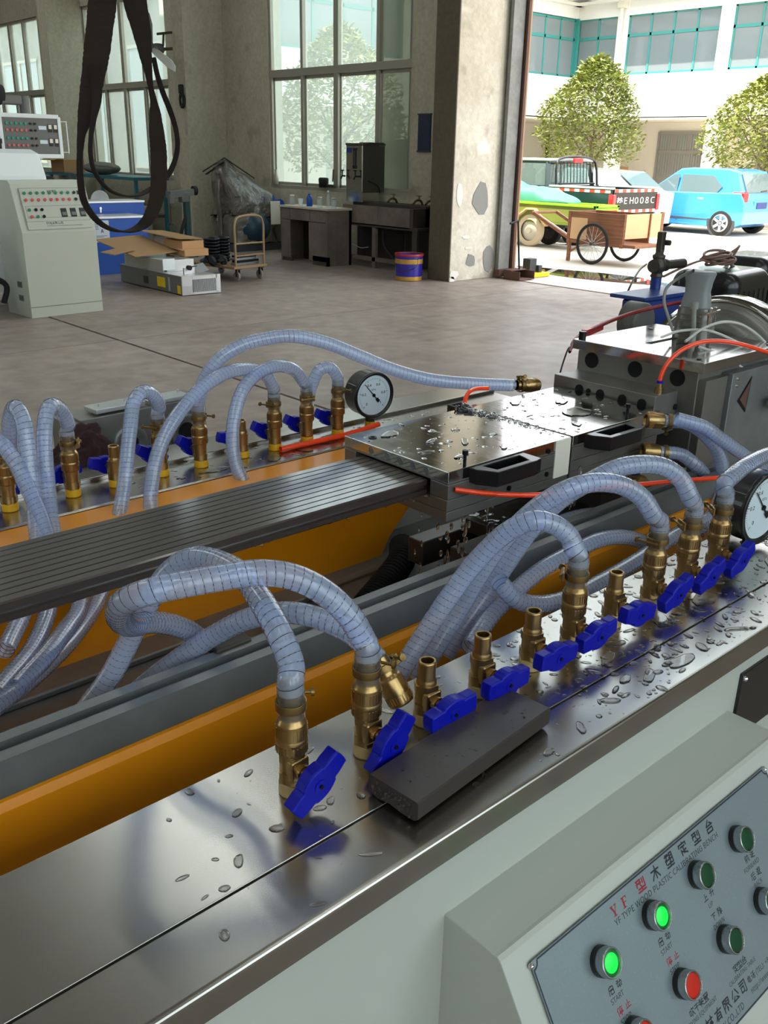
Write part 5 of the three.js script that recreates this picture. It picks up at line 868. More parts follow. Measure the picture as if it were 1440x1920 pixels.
{
  const bottle = (name, label, cat, x, z, prof, m, capM) => { const t = thing(name, label, cat, [x, 0.872, z]); mesh('glass', lathe(prof, 0, 0, 0, 'y', 18), m, t); if (capM) mesh('cap', lathe([[0, capM[1]], [capM[2], capM[1]], [capM[2], capM[1] - 0.02], [0, capM[1] - 0.02]], 0, 0, 0, 'y', 14), capM[0], t); };
  const jar = [[0, 0], [0.045, 0], [0.047, 0.02], [0.047, 0.12], [0.035, 0.135], [0, 0.135]], cup = [[0, 0], [0.028, 0], [0.042, 0.11], [0.038, 0.11], [0.025, 0.006], [0, 0.006]], bl = [[0, 0], [0.05, 0], [0.052, 0.1], [0.048, 0.13], [0.03, 0.16], [0.02, 0.175], [0, 0.175]], tall = [[0, 0], [0.036, 0], [0.036, 0.15], [0.015, 0.2], [0.013, 0.24], [0, 0.24]];
  bottle('glass_jar', 'clear jar leftmost on the tiled cabinet', 'jar', 9.5, -12.85, jar, M.bottleClear, [M.plastic, 0.155, 0.036]);
  bottle('drinking_cup', 'small white cup on the tiled cabinet left of the blue bottle', 'cup', 9.45, -12.55, cup, M.white);
  bottle('blue_bottle', 'bright blue bottle on the tiled cabinet', 'bottle', 9.5, -12.38, bl, M.bottleBlue, [M.bottleBlue, 0.195, 0.02]);
  bottle('glass_jar', 'clear jar on the tiled cabinet right of the blue bottle', 'jar', 9.45, -12.05, jar, M.bottleClear, [M.galva, 0.155, 0.036]);
  bottle('tall_bottle', 'tall clear bottle on the tiled cabinet', 'bottle', 9.5, -11.9, tall, M.bottleClear, [M.white, 0.255, 0.015]);
  bottle('glass_jar', 'clear jar at the right end of the tiled cabinet', 'jar', 9.5, -11.76, jar, M.bottleClear, [M.galva, 0.155, 0.036]);
  const t = thing('sauce_bottle', 'small pale bottle on the window sill behind the wrapped machine', 'bottle', [EX + 0.01, SILL + 0.06, -14.65]); mesh('glass', lathe([[0, 0], [0.05, 0], [0.05, 0.1], [0.02, 0.2], [0.018, 0.26], [0, 0.26]]), P(0x9b8f80, { roughness: 0.3 }), t);
  const j = thing('tool_jar', 'dark pot with brushes on the window sill', 'pot', [EX - 0.02, SILL + 0.06, -13.2]); mesh('pot', [lathe([[0, 0], [0.08, 0], [0.09, 0.14], [0.07, 0.16], [0, 0.16]])], M.rubber, j); mesh('brush', [rod([0, 0.1, 0.25], [0, 0.3, 0.27], 0.012), box(0.05, 0.05, 0.2, 0, 0.03, 0.2, 0.01)], M.iron, j);
}
{
  const g = thing('paint_bucket', 'purple blue paint bucket with gold bands in front of the wash trough', 'bucket', [9.3, 0, -9.8]), R = 0.2, H = 0.37;
  mesh('wall', lathe([[0, 0], [R * 0.93, 0], [R * 0.95, 0.01], [R, H - 0.02], [R * 0.97, H - 0.015], [R * 0.92, 0.02], [0, 0.015]], 0, 0, 0, 'y', 36), M.bucket, g);
  for (const band of [lathe([[R * 0.946, 0.005], [R * 0.962, 0.005], [R * 0.968, 0.06], [R * 0.952, 0.06]], 0, 0, 0, 'y', 36), lathe([[R * 0.99, 0.235], [R * 0.997, 0.235], [R * 1.003, 0.3], [R * 0.995, 0.3]], 0, 0, 0, 'y', 36)]) mesh('gold_band', band, M.bucketGold, g);
  mesh('rim', lathe([[R * 1.0, H - 0.035], [R * 1.04, H - 0.03], [R * 1.04, H], [R * 0.98, H], [R * 0.98, H - 0.03]], 0, 0, 0, 'y', 36), M.bucketRed, g);
  mesh('label', at(new THREE.CylinderGeometry(R * 0.985, R * 0.972, 0.11, 8, 1, true, 3.6, 0.55), 0, 0.14, 0), M.paper, g);
  mesh('bail', tube([[0.0, 0.33, R], [-0.1, 0.2, R + 0.04], [-0.2, 0.14, 0.06], [-0.19, 0.2, -0.08], [0, 0.33, -R]], 0.005, 30, 6), M.iron, g);
}
// ---------------------------------------------------------------- wrapped machine, drill stand, bench behind
{
  const g = thing('wrapped_machine', 'machine shrouded in crumpled plastic sheet beside the second pillar', 'machine', [9.75, 0, -14.75]);
  const shroud = (rows, m, name, s) => { const n = 40, pos = [], idx = []; rows.forEach(([y, x0, x1, z0, z1], r) => { for (let i = 0; i < n; i++) { const a = i / n * Math.PI * 2, c = Math.cos(a), q = Math.sin(a), k = Math.pow(Math.abs(c) ** 3 + Math.abs(q) ** 3, -1 / 3) * (0.92 + 0.2 * (noise(i * 0.9, r * 1.7, 64, s) - 0.5) * 1.8); pos.push((x0 + x1) / 2 + c * k * (x1 - x0) / 2, y + 0.07 * (noise(i * 0.5, r * 2.3, 64, s + 1) - 0.5), (z0 + z1) / 2 + q * k * (z1 - z0) / 2); } }); for (let r = 0; r < rows.length - 1; r++) for (let i = 0; i < n; i++) { const a = r * n + i, b = r * n + (i + 1) % n; idx.push(a, a + n, b, b, a + n, b + n); } const t = (rows.length - 1) * n; for (let i = 1; i < n - 1; i++) idx.push(t, t + i + 1, t + i); const G = new THREE.BufferGeometry(); G.setAttribute('position', new THREE.Float32BufferAttribute(pos, 3)); G.setIndex(idx); G.computeVertexNormals(); mesh(name, G, m, g); };
  shroud([[0.12, -0.45, 0.62, -0.5, 0.45], [0.3, -0.5, 0.65, -0.52, 0.5], [0.5, -0.5, 0.62, -0.52, 0.48], [0.64, -0.46, 0.58, -0.5, 0.46]], M.film, 'stretch_film', 3);
  shroud([[0.6, -0.5, 0.68, -0.5, 0.5], [0.78, -0.5, 0.66, -0.5, 0.5], [0.95, -0.45, 0.6, -0.48, 0.44], [1.1, -0.45, 0.42, -0.46, 0.3], [1.25, -0.45, 0.2, -0.44, 0.14], [1.38, -0.42, 0.0, -0.4, 0.0], [1.5, -0.3, -0.1, -0.3, -0.12]], M.bag, 'plastic_sheet', 8);
  mesh('cap_fold', [bar([-0.52, 1.32, -0.4], [-0.18, 1.56, -0.2], 0.05, 0.02), bar([-0.18, 1.56, -0.2], [0.25, 1.22, 0.1], 0.04, 0.02), bar([-0.48, 1.28, -0.35], [-0.25, 1.5, -0.1], 0.12, 0.015)], M.rubber, g);
  mesh('tank', [at(new THREE.SphereGeometry(0.36, 28, 20).scale(1, 0.9, 1.1), 0.05, 0.4, 0.2)], M.tank, g);
  mesh('hanging_strip', tube([[-0.5, 1.2, 0.05], [-0.54, 0.9, 0.1], [-0.52, 0.5, 0.12], [-0.54, 0.15, 0.15]], 0.045, 30, 7), M.bag, g);
  mesh('drum_part', [cyl(0.12, 0.3, 0.35, 0.86, 0.25, 'z', 0.12, 20), cyl(0.1, 0.05, 0.55, 0.78, 0.42, 'z')], M.cabinetBlue, g);
  mesh('pallet', [span(-0.5, 0.65, 0, 0.12, -0.5, 0.45)], M.dark, g);
  mesh('panel', span(0.3, 0.5, 0.45, 0.85, 0.5, 0.52, 0.004), M.plastic, g);
}
{
  const g = thing('pillar_drill', 'slim dark green drill stand with a hand wheel in front of the second pillar', 'machine', [8.25, 0, -14.1]);
  mesh('column', [cyl(0.06, 0.95, 0, 0.5, 0), lathe([[0.16, 0], [0.17, 0.03], [0.1, 0.08], [0.07, 0.16], [0, 0.16]])], M.green, g);
  mesh('head', [bar([-0.38, 1.0, 0.1], [0.15, 1.03, -0.05], 0.1, 0.1), box(0.14, 0.16, 0.14, -0.05, 0.95, 0, 0.02), box(0.08, 0.14, 0.08, -0.34, 0.93, 0.1, 0.015)], M.greyBox, g);
  mesh('hand_wheel', [cyl(0.075, 0.06, 0.2, 1.05, -0.06, 'x', 0.075, 20)], M.rubber, g);
  mesh('rod', [rod([-0.35, 0.9, 0.1], [-0.36, 0.55, 0.1], 0.012), cyl(0.035, 0.03, -0.36, 0.54, 0.1)], M.iron, g);
  mesh('lever', tube([[0, 0.7, 0], [-0.12, 0.5, 0.05], [-0.22, 0.25, 0.05], [-0.5, 0.05, 0.1]], 0.03, 20, 7), M.rubber, g);
}
{
  const g = thing('blue_workbench', 'blue steel workbench heaped with dark odds and ends below the second window', 'table', [9.3, 0, -22.2]);
  mesh('top', span(0, 0.8, 1.08, 1.14, 0, 4.3, 0.004), M.teal, g);
  for (const [x, z] of [[0.05, 0.1], [0.05, 2.7], [0.05, 4.2], [0.7, 0.1], [0.7, 4.2]]) mesh('leg', span(x, x + 0.06, 0, 1.08, z, z + 0.06), M.teal, g);
  mesh('shelf', span(0.05, 0.78, 0.35, 0.4, 0.1, 4.2), M.dark, g);
  const s = thing('sack', 'grey crumpled sack lying on the blue workbench', 'sack', [9.6, 1.17, -19.9]); mesh('cloth', new THREE.SphereGeometry(1, 24, 14).scale(0.25, 0.13, 0.75).translate(0, 0.1, 0), P(0x77756e, { roughness: 0.9, bumpMap: gritBump, bumpScale: 0.02, metric: true }), s);
  const c = thing('cardboard_box', 'brown cardboard box on the left end of the blue workbench', 'box', [9.6, 1.14, -21.6]); mesh('carton', box(0.5, 0.28, 0.7, 0, 0.14, 0, 0.01), M.card, c); mesh('flap', box(0.25, 0.01, 0.7, -0.36, 0.3, 0, 0, 0, 0, 0.3), M.card, c);
  const d = thing('dark_machine', 'dark machine under and before the blue workbench', 'machine', [8.2, 0, -19.4]); mesh('body', [box(0.7, 0.75, 1.5, 0, 0.38, 0, 0.04), box(0.5, 0.2, 0.8, 0, 0.84, 0.2, 0.03), rod([0.1, 0.9, 1.0], [0.1, 1.15, 0.8], 0.09, 14)], M.dark, d); mesh('motor', cyl(0.22, 0.5, 0, 0.9, -0.5, 'x', 0.22, 20), M.darkSteel, d);
}
{
  const g = thing('dark_machine', 'dark grey machine with a bright round lamp bowl behind the blue cabinets', 'machine', [7.3, 0, -14.9]);
  mesh('body', box(1.0, 0.8, 0.9, 0, 0.4, 0, 0.03), M.greyBox, g); mesh('bowl', lathe([[0, 0], [0.12, 0.03], [0.16, 0.1], [0.14, 0.1], [0.1, 0.045], [0, 0.02]], -0.38, 0.9, 0.3, 'z', 24), M.skin, g); mesh('cover', box(0.6, 0.06, 0.5, 0.1, 0.83, 0, 0.02, 0.1), M.zinc, g);
}
// ---------------------------------------------------------------- blue cabinets, cartons, drive unit
for (const [label, x, z, h, w, d] of [['blue steel cabinet with a white sheet taped on it, nearer of the two', 5.86, -12.62, 0.79, 0.86, 0.55], ['blue steel cabinet with a keyhole latch, farther of the two', 6.1, -13.3, 0.96, 0.95, 0.5]]) {
  const g = thing('blue_cabinet', label, 'cabinet', [x, 0, z]);
  mesh('body', span(0, w, 0, h - 0.03, -d, 0, 0.004), M.cabinetBlue, g); mesh('top', span(-0.01, w + 0.01, h - 0.03, h, -d, 0.01, 0.004), M.galva, g);
  if (h < 0.9) mesh('notice', span(0.02, 0.26, 0.45, 0.74, 0.001, 0.004), P(0xffffff, { map: printed(256, 300, (c, a, b) => { c.fillStyle = '#d5dae6'; c.fillRect(0, 0, a, b); c.fillStyle = '#222'; c.font = 'bold 70px sans-serif'; c.fillText('A', 120, 170); for (let i = 0; i < 6; i++) c.fillRect(16, 30 + i * 18, 70, 5); c.fillRect(16, 210, 200, 5); c.fillRect(16, 228, 150, 5); }), roughness: 0.8 }), g);
  else mesh('latch', [cyl(0.02, 0.02, 0.24, 0.86, 0.008, 'z', 0.02, 14), box(0.03, 0.05, 0.012, 0.24, 0.82, 0.006, 0.004)], M.galva, g);
}
{
  const g = thing('drive_unit', 'long grey metal drive unit with a slotted bright end, lying on the floor', 'machine', [5.84, 0, -10.19], 0.0);
  mesh('housing', [span(0, 0.5, 0.012, 0.232, -1.62, -0.02, 0.004)], M.greyBox, g);
  mesh('end_plate', [span(-0.004, 0.145, 0.008, 0.236, -0.02, 0, 0.003), span(0.145, 0.5, 0.19, 0.236, -0.02, 0, 0.002), span(0.145, 0.5, 0.008, 0.035, -0.02, 0, 0.002), span(0.485, 0.55, 0.008, 0.236, -0.025, 0.0, 0.002)], M.galva, g);
  for (let i = 0; i < 19; i++) mesh('slat', span(0.16 + i * 0.0175, 0.1675 + i * 0.0175, 0.035, 0.19, -0.016, -0.002, 0.001), M.galva, g);
  for (let i = 0; i < 7; i++) mesh('slat', span(0.01 + i * 0.02, 0.02 + i * 0.02, 0.02, 0.12, -0.001, 0.003, 0.0005), M.galva, g);
  mesh('dark_core', span(0.145, 0.49, 0.03, 0.195, -0.045, -0.03), M.blackHole, g);
  mesh('top_lid', span(0.0, 0.5, 0.232, 0.238, -1.62, 0.0), M.galva, g);
  mesh('warning_label', [span(-0.003, 0, 0.06, 0.18, -0.62, -0.42), span(-0.003, 0, 0.02, 0.12, -0.12, -0.04)], M.yellowLabel, g); mesh('plate', span(-0.003, 0, 0.03, 0.2, -0.34, -0.3), M.galva, g); mesh('plug_hole', span(-0.004, 0, 0.06, 0.15, -0.98, -0.86), M.black, g);
  const t = thing('metal_case', 'light grey metal case lying on top of the long drive unit', 'case', [5.9, 0.238, -11.75], -0.0);
  mesh('shell', span(-0.02, 0.42, 0, 0.14, 0, 1.05, 0.004), M.galva, t); mesh('front_lip', span(-0.03, 0.14, 0.02, 0.16, 1.04, 1.06, 0.003), M.white, t);
  mesh('panel', span(-0.03, 0.03, -0.01, 0.145, 0.05, 1.05, 0.004), P(0xa09e94, { roughness: 0.5 }), t);
  const b = thing('metal_bracket', 'bent bright sheet metal bracket on the near end of the drive unit', 'bracket', [6.13, 0.238, -10.45]); mesh('sheet', [box(0.16, 0.004, 0.16, 0.1, 0.06, 0.05, 0, 0.5, 0, 0.25), box(0.12, 0.1, 0.004, -0.04, 0.05, 0.05), box(0.06, 0.08, 0.03, -0.14, 0.04, 0.1, 0.004)], M.galva, b); mesh('stud', [cyl(0.03, 0.05, -0.1, 0.08, 0.12, 'z'), rod([-0.1, 0.08, 0.1], [0.05, 0.09, 0.06], 0.006)], M.darkSteel, b);
}
{
  const g = thing('flat_carton', 'flattened brown cardboard box lying across the drive unit', 'box', [5.93, 0.47, -11.45], 0.1);
  mesh('sheet', [box(0.72, 0.012, 0.85, 0, 0.03, 0, 0.002, 0.18, 0.06, 0.02)], M.card, g); mesh('flap', [box(0.4, 0.01, 0.22, -0.42, 0.0, 0.2, 0.002, 0.1, 0.3, 0.05)], M.card, g);
  const b = thing('carton', 'upper pale brown carton with an open lid on the drive unit', 'box', [6.5, 0.47, -11.25], 0.0); mesh('side', box(0.32, 0.1, 0.5, 0, 0.05, 0, 0.002), M.cardLight, b); mesh('lid', box(0.4, 0.01, 0.9, -0.08, 0.15, -0.2, 0.002, 0.05, 0.1, -0.05), M.card, b);
  const c = thing('carton', 'lower pale brown carton on the drive unit', 'box', [6.52, 0.378, -11.2], 0.0); mesh('side', box(0.36, 0.09, 0.5, 0, 0.045, 0, 0.002), M.cardLight, c); mesh('lid', box(0.4, 0.008, 0.3, -0.03, 0.094, 0.1, 0.001, 0.06), M.cardLight, c);
}
// ---------------------------------------------------------------- platform trolley with coils and bars
{
  const g = thing('platform_trolley', 'platform trolley with a worn beige push bar and small castors', 'trolley', [7.4, 0, -11.1], 0.17);
  mesh('deck', span(-0.35, 0.28, 0.17, 0.205, -0.85, 0.12, 0.006), M.trolley, g);
  mesh('push_bar', [tube([[-0.29, 0.2, 0.09], [-0.29, 0.55, 0.09], [-0.29, 0.74, 0.09], [-0.25, 0.83, 0.09], [-0.15, 0.86, 0.09], [0.12, 0.86, 0.09], [0.21, 0.83, 0.09], [0.25, 0.74, 0.09], [0.25, 0.55, 0.09], [0.25, 0.2, 0.09]], 0.017, 80, 10), rod([-0.29, 0.5, 0.09], [0.25, 0.5, 0.09], 0.012), rod([-0.29, 0.34, 0.09], [0.25, 0.34, 0.09], 0.012)], M.trolley, g);
  for (const [x, z] of [[-0.24, 0.05], [0.2, 0.05], [-0.24, -0.75], [0.2, -0.75]]) { const c = sub('castor', g, [x, 0, z]); mesh('wheel', lathe([[0, -0.018], [0.05, -0.018], [0.062, -0.012], [0.064, 0], [0.062, 0.012], [0.05, 0.018], [0, 0.018]], 0, 0.064, 0, 'x', 24), P(0x8d837a, { roughness: 0.5 }), c); mesh('fork', [box(0.006, 0.1, 0.04, -0.026, 0.11, 0.02, 0.001), box(0.006, 0.1, 0.04, 0.026, 0.11, 0.02, 0.001), box(0.07, 0.012, 0.07, 0, 0.162, 0.02, 0.002)], M.iron, c); }
  const bars = (i, dx, y, dz, len) => { const s = thing('steel_bar', ['topmost dark steel bar of the pile on the trolley deck', 'second dark steel bar from the top of the pile on the trolley deck', 'third dark steel bar from the top of the pile on the trolley deck', 'lowest steel bar of the pile on the trolley deck'][i], 'bar', [7.42 + dx, y, -11.14 + dz], 0.17 + i * 0.03); mesh('bar', span(-len / 2, len / 2, 0, 0.03, -0.06, 0.06, 0.003), i % 2 ? M.silverBar : M.darkSteel, s); };
  bars(3, -0.02, 0.206, 0, 0.46); bars(2, 0, 0.237, -0.02, 0.42); bars(1, -0.03, 0.268, -0.03, 0.4); bars(0, 0.0, 0.299, -0.05, 0.36);
}
for (const [i, [x, z]] of [[7.12, -11.55], [7.35, -11.65]].entries()) {
  const g = thing('steel_spool', i ? 'right stack of shiny black steel rings on the far end of the trolley' : 'left stack of shiny black steel rings on the far end of the trolley', 'rings', [x, 0.206, z]), ring = lathe([[0.05, 0], [0.1, 0], [0.115, 0.01], [0.115, 0.028], [0.1, 0.04], [0.05, 0.04]], 0, 0, 0, 'y', 28);
  for (let k = 0; k < 8; k++) mesh('ring', ring.clone().translate(0.004 * (k % 2), k * 0.0425, 0.003 * (k % 3)), M.darkSteel, g);
}
{ const g = thing('castings', 'dark lumpy castings in a low heap on the trolley deck', 'metal parts', [6.98, 0.226, -11.3]); mesh('lump', [0, 1, 2, 3, 4].map((i) => at(new THREE.DodecahedronGeometry(0.07, 0).scale(1.3, 0.55, 1), -0.12 + i * 0.07, 0.04, 0.05 * (i % 2), i, i * 2, 0)), M.darkSteel, g); }
// ---------------------------------------------------------------- courtyard
struct('ground', span(-60, 60, -0.7, -0.31, -70, 50), M.yard);
struct('ground', span(EO - 0.16, 60, -0.3, -0.004, -60, 40), M.yard);
{
  const g = mesh('puddle', (() => { const pts = []; for (let i = 0; i < 40; i++) { const a = i / 40 * Math.PI * 2, k = 0.8 + 0.4 * noise(Math.cos(a) * 2 + 4, Math.sin(a) * 2 + 4, 64, 21); pts.push([Math.cos(a) * 1.35 * k, Math.sin(a) * 0.4 * k]); } return ext(pts, 0.004).rotateX(-Math.PI / 2).rotateY(Math.PI / 2 + 0.1).translate(12.0, -0.004, -8.7); })(), P(0x3a342e, { roughness: 0.02, clearcoat: 1, clearcoatRoughness: 0.01 }));
  g.userData = { kind: 'stuff', label: 'rain puddle on the ground before the handcart' };
}
{
  const g = thing('grey_warehouse', 'grey neighbouring hall seen hazily through the left windows', 'building');
  mesh('wall', span(15, 15.3, 0, 7.5, -60, -23.4), M.warehouse, g); mesh('roof', span(14.7, 24, 7.5, 7.8, -60, -23.4), M.dark, g);
  for (let i = 0; i < 7; i++) { const w = sub('window', g, [15, 0, -27 - i * 5]); mesh('pane', span(-0.02, 0, 1.2, 4.5, -1.5, 1.5), M.pane, w); mesh('frame', [span(-0.05, 0, 1.1, 1.2, -1.6, 1.6), span(-0.05, 0, 4.5, 4.6, -1.6, 1.6), span(-0.05, 0, 1.2, 4.5, -0.05, 0.05)], M.frame, w); }
}
const FX = 26;                                                       // facade facing the gate; a wing at its left end faces sideways
{
  const g = thing('office_building', 'white two storey building with teal windows across the courtyard', 'building');
  const bays = [[-14.72, -11.5], [-18.15, -15.1], [-11.1, -7.9], [-7.5, -4.3], [-3.9, -0.7], [-0.3, 2.9]];
  const wallB = [span(FX, FX + 0.3, 2.83, 4.04, -20, 14), span(FX, FX + 0.3, 5.66, 6.1, -20, 14), span(13, FX, 2.83, 4.04, -20.3, -20), span(13, FX, 5.7, 6.1, -20.3, -20)];
  mesh('wall', wallB, M.facade, g);
  const colZ = [[-18.5, -18.15], [-15.1, -14.72], [-11.5, -11.1], [-7.9, -7.5], [-4.3, -3.9], [-0.7, -0.3], [2.9, 3.3]];
  colZ.forEach(([a, b]) => mesh('column', span(FX - 0.04, FX + 0.36, -0.1, 6.1, a, b, 0.006), M.facade, g));
  mesh('column', span(13, 13.5, 0, 6.1, -20.3, -19.96), M.facade, g); mesh('column', span(18.5, 18.9, 0, 6.1, -20.3, -19.96), M.facade, g); mesh('column', span(22.5, 22.9, 0, 6.1, -20.3, -19.96), M.facade, g);
  mesh('eave', [span(FX - 0.75, FX + 0.5, 6.1, 6.32, -20, 14, 0.01), span(13, FX + 0.5, 6.1, 6.32, -20.5, -19.25, 0.01)], M.facade, g);
  mesh('rear_wall', [span(FX + 2.4, FX + 2.6, -0.1, 6.1, -25, 14), span(13, FX + 2.5, -0.1, 6.1, -23, -22.8)], M.arcade, g);
  mesh('arcade_ceiling', [span(FX, FX + 2.5, 2.78, 2.86, -25, 14), span(13, FX, 2.78, 2.86, -23, -20)], M.arcade, g);
  mesh('roof', [span(FX - 0.3, FX + 2.6, 6.02, 6.1, -25, 14), span(13, FX, 6.02, 6.1, -23, -19.8)], M.facade, g);
  const glazing = (P0, U, w, n) => {                                 // a window strip from P0 along U
    const win = sub('window', g), pt = (s, y, d = 0) => [P0[0] + U[0] * s - U[1] * d, y, P0[1] + U[1] * s + U[0] * d], Bx = (s0, s1, y0, y1, d, m, nm, t = 0.05) => { const a = pt(s0, y0, d), b = pt(s1, y1, d + t); mesh(nm, span(a[0], b[0], y0, y1, a[2], b[2]), m, win); };
    for (let i = 0; i < n; i++) { const a = w * i / n, b = w * (i + 1) / n; Bx(a, b, 4.06, 5.1, 0.02, M.pane, 'pane', 0.012); Bx(a, b, 5.14, 5.64, 0.02, M.pane, 'pane', 0.012); Bx(a, a + 0.06, 4.04, 5.66, 0.0, M.tealFrame, 'frame_bar'); }
    Bx(w - 0.06, w, 4.04, 5.66, 0, M.tealFrame, 'frame_bar'); Bx(0, w, 4.04, 4.1, 0, M.tealFrame, 'frame_bar'); Bx(0, w, 5.08, 5.16, 0, M.tealFrame, 'frame_bar'); Bx(0, w, 5.62, 5.68, 0, M.tealFrame, 'frame_bar');
  };
  glazing([FX + 0.1, -20], [0, 1], 1.5, 2);
  bays.forEach(([a, b]) => glazing([FX + 0.1, a], [0, 1], b - a, 4));
  glazing([22.95, -20.1], [1, 0], 3.0, 4); glazing([18.95, -20.1], [1, 0], 3.5, 4); glazing([13.55, -20.1], [1, 0], 4.9, 5);
  mesh('corner_post', span(FX - 0.06, FX + 0.12, 4.04, 5.7, -20.12, -19.94), M.tealFrame, g);
  mesh('drainpipe', [cyl(0.06, 5.9, FX - 0.12, 2.95, -18.32, 'y', 0.06, 12), box(0.2, 0.2, 0.25, FX - 0.12, 5.95, -18.32, 0.02)], M.plastic, g);
  // ground floor doors with bars, in the rear wall of the arcade
  const door = (z0, z1, x = FX + 2.36) => { const d = sub('door', g); mesh('leaf', span(x, x + 0.06, 0, 2.45, z0, z1), M.doorGrey, d); mesh('frame', [span(x - 0.03, x + 0.02, 0, 2.5, z0 - 0.06, z0 + 0.02), span(x - 0.03, x + 0.02, 0, 2.5, z1 - 0.02, z1 + 0.06), span(x - 0.03, x + 0.02, 1.85, 1.95, z0, z1), span(x - 0.03, x + 0.02, 2.42, 2.52, z0, z1)], M.doorGrey, d); const n = Math.round((z1 - z0) / 0.09); for (let i = 1; i < n; i++) if (i % 6) mesh('bar', span(x - 0.025, x - 0.005, 1.15, 2.4, z0 + i * 0.09, z0 + i * 0.09 + 0.025), M.grille, d); };
  door(-18.1, -16.5); door(-14.6, -13.0);
  const d2 = sub('door', g); mesh('leaf', span(21.4, 22.4, 0, 2.45, -22.78, -22.7), P(0x4a2f28, { roughness: 0.6 }), d2); mesh('leaf', span(FX + 2.34, FX + 2.4, 0, 2.45, -23.3, -22.7), P(0x4a2f28, { roughness: 0.6 }), d2);
  mesh('socket', span(FX + 2.38, FX + 2.4, 1.25, 1.33, -18.6, -18.5), M.plastic, g);
}
for (const [i, [x, y, z, w]] of [[27.6, 0.9, -18.9, 0.34], [27.6, 0.9, -19.3, 0.34], [27.6, 1.25, -19.0, 0.4], [27.6, 0.55, -19.1, 0.7]].entries()) { const g = thing('stacked_carton', ['left middle brown carton stacked in the arcade of the white building', 'right middle brown carton stacked in the arcade of the white building', 'topmost brown carton stacked in the arcade of the white building', 'lowest wide brown carton stacked in the arcade of the white building'][i], 'box', [x, y, z]); mesh('carton', box(0.4, 0.34, w, 0, 0, 0, 0.006), M.cardLight, g); mesh('tape', box(0.41, 0.344, 0.05, 0, 0, 0), M.card, g); if (i === 3) mesh('crate', box(0.4, 0.38, 0.7, 0, -0.36, 0), M.card, g); }
// ---------------------------------------------------------------- trees: thousands of leaves nobody could count
function tree(label, pos, H, R, trunkH, n, tint, shape) {
  const g = thing('evergreen_tree', label, 'tree', pos);
  const b = [rod([0, 0, 0], [0.05, trunkH + 0.6, 0], 0.09, 10, 0.06)]; for (let i = 0; i < 9; i++) { const a = i * 2.4, t = trunkH + 0.2 + (i % 4) * 0.25; b.push(rod([0.03, t - 0.3, 0], [Math.cos(a) * R * 0.75, t + 0.5 + (i % 3) * 0.35, Math.sin(a) * R * 0.75], 0.03, 6, 0.012)); }
  mesh('trunk', b, M.trunk, g);
  const leafShape = new THREE.BufferGeometry(); leafShape.setAttribute('position', new THREE.Float32BufferAttribute([0, 0, 0, 0.32, 0.06, 0.5, 0, 0, 1, -0.32, 0.06, 0.5], 3)); leafShape.setIndex([0, 1, 2, 0, 2, 3]); leafShape.computeVertexNormals();
  const im = new THREE.InstancedMesh(leafShape, M.leafA, n), m4 = new THREE.Matrix4(), q = new THREE.Quaternion(), e = new THREE.Euler(), c = new THREE.Color();
  for (let i = 0; i < n; i++) {
    const a = rnd() * 6.283, u = Math.pow(rnd(), 0.8), y = trunkH + (H - trunkH) * u, lump = 0.82 + 0.36 * noise(a * 1.3, u * 5, 64, 4 + shape) + 0.2 * (noise(a * 4, u * 14, 64, 9) - 0.5), r = R * Math.pow(Math.sin(Math.PI * Math.min(1, 0.16 + 0.84 * Math.pow(u, 0.75))), 0.62) * lump * Math.pow(rnd(), 0.28), s = ri(0.055, 0.12);
    im.setMatrixAt(i, m4.compose(V(Math.cos(a) * r, y + 0.1 * Math.sin(a * 3), Math.sin(a) * r), q.setFromEuler(e.set(ri(-1.2, 0.9), rnd() * 6.3, ri(-0.8, 0.8))), V(s, s, s * 1.7)));
    const k = rnd(); im.setColorAt(i, c.setRGB(tint[0] * (0.55 + 0.8 * k), tint[1] * (0.6 + 0.6 * k), tint[2] * (0.5 + 0.7 * k)));
  }
  im.name = 'foliage'; im.userData.kind = 'stuff'; im.castShadow = im.receiveShadow = true; g.add(im);
}
tree('round evergreen tree before the inner corner of the white building', [23.5, 0, -17.25], 4.25, 1.5, 1.55, 9000, [1, 1, 0.9], 1);
tree('evergreen tree cut by the right picture edge in front of the white building', [24.2, 0, -12.2], 3.75, 1.6, 1.4, 9000, [1.15, 1.1, 0.8], 2);
tree('tree with yellowish leaves seen hazily through the frosted window', [14.2, 0, -17.4], 4.2, 1.6, 1.3, 6000, [1.3, 1.1, 0.4], 3);
{ const g = thing('garden_wall', 'low pale wall seen hazily through the frosted window', 'wall'); mesh('wall', span(15.5, 15.7, 0, 1.9, -19.5, -14.5), M.facade, g); mesh('coping', span(15.44, 15.76, 1.9, 1.98, -19.5, -14.5), M.facade, g); }
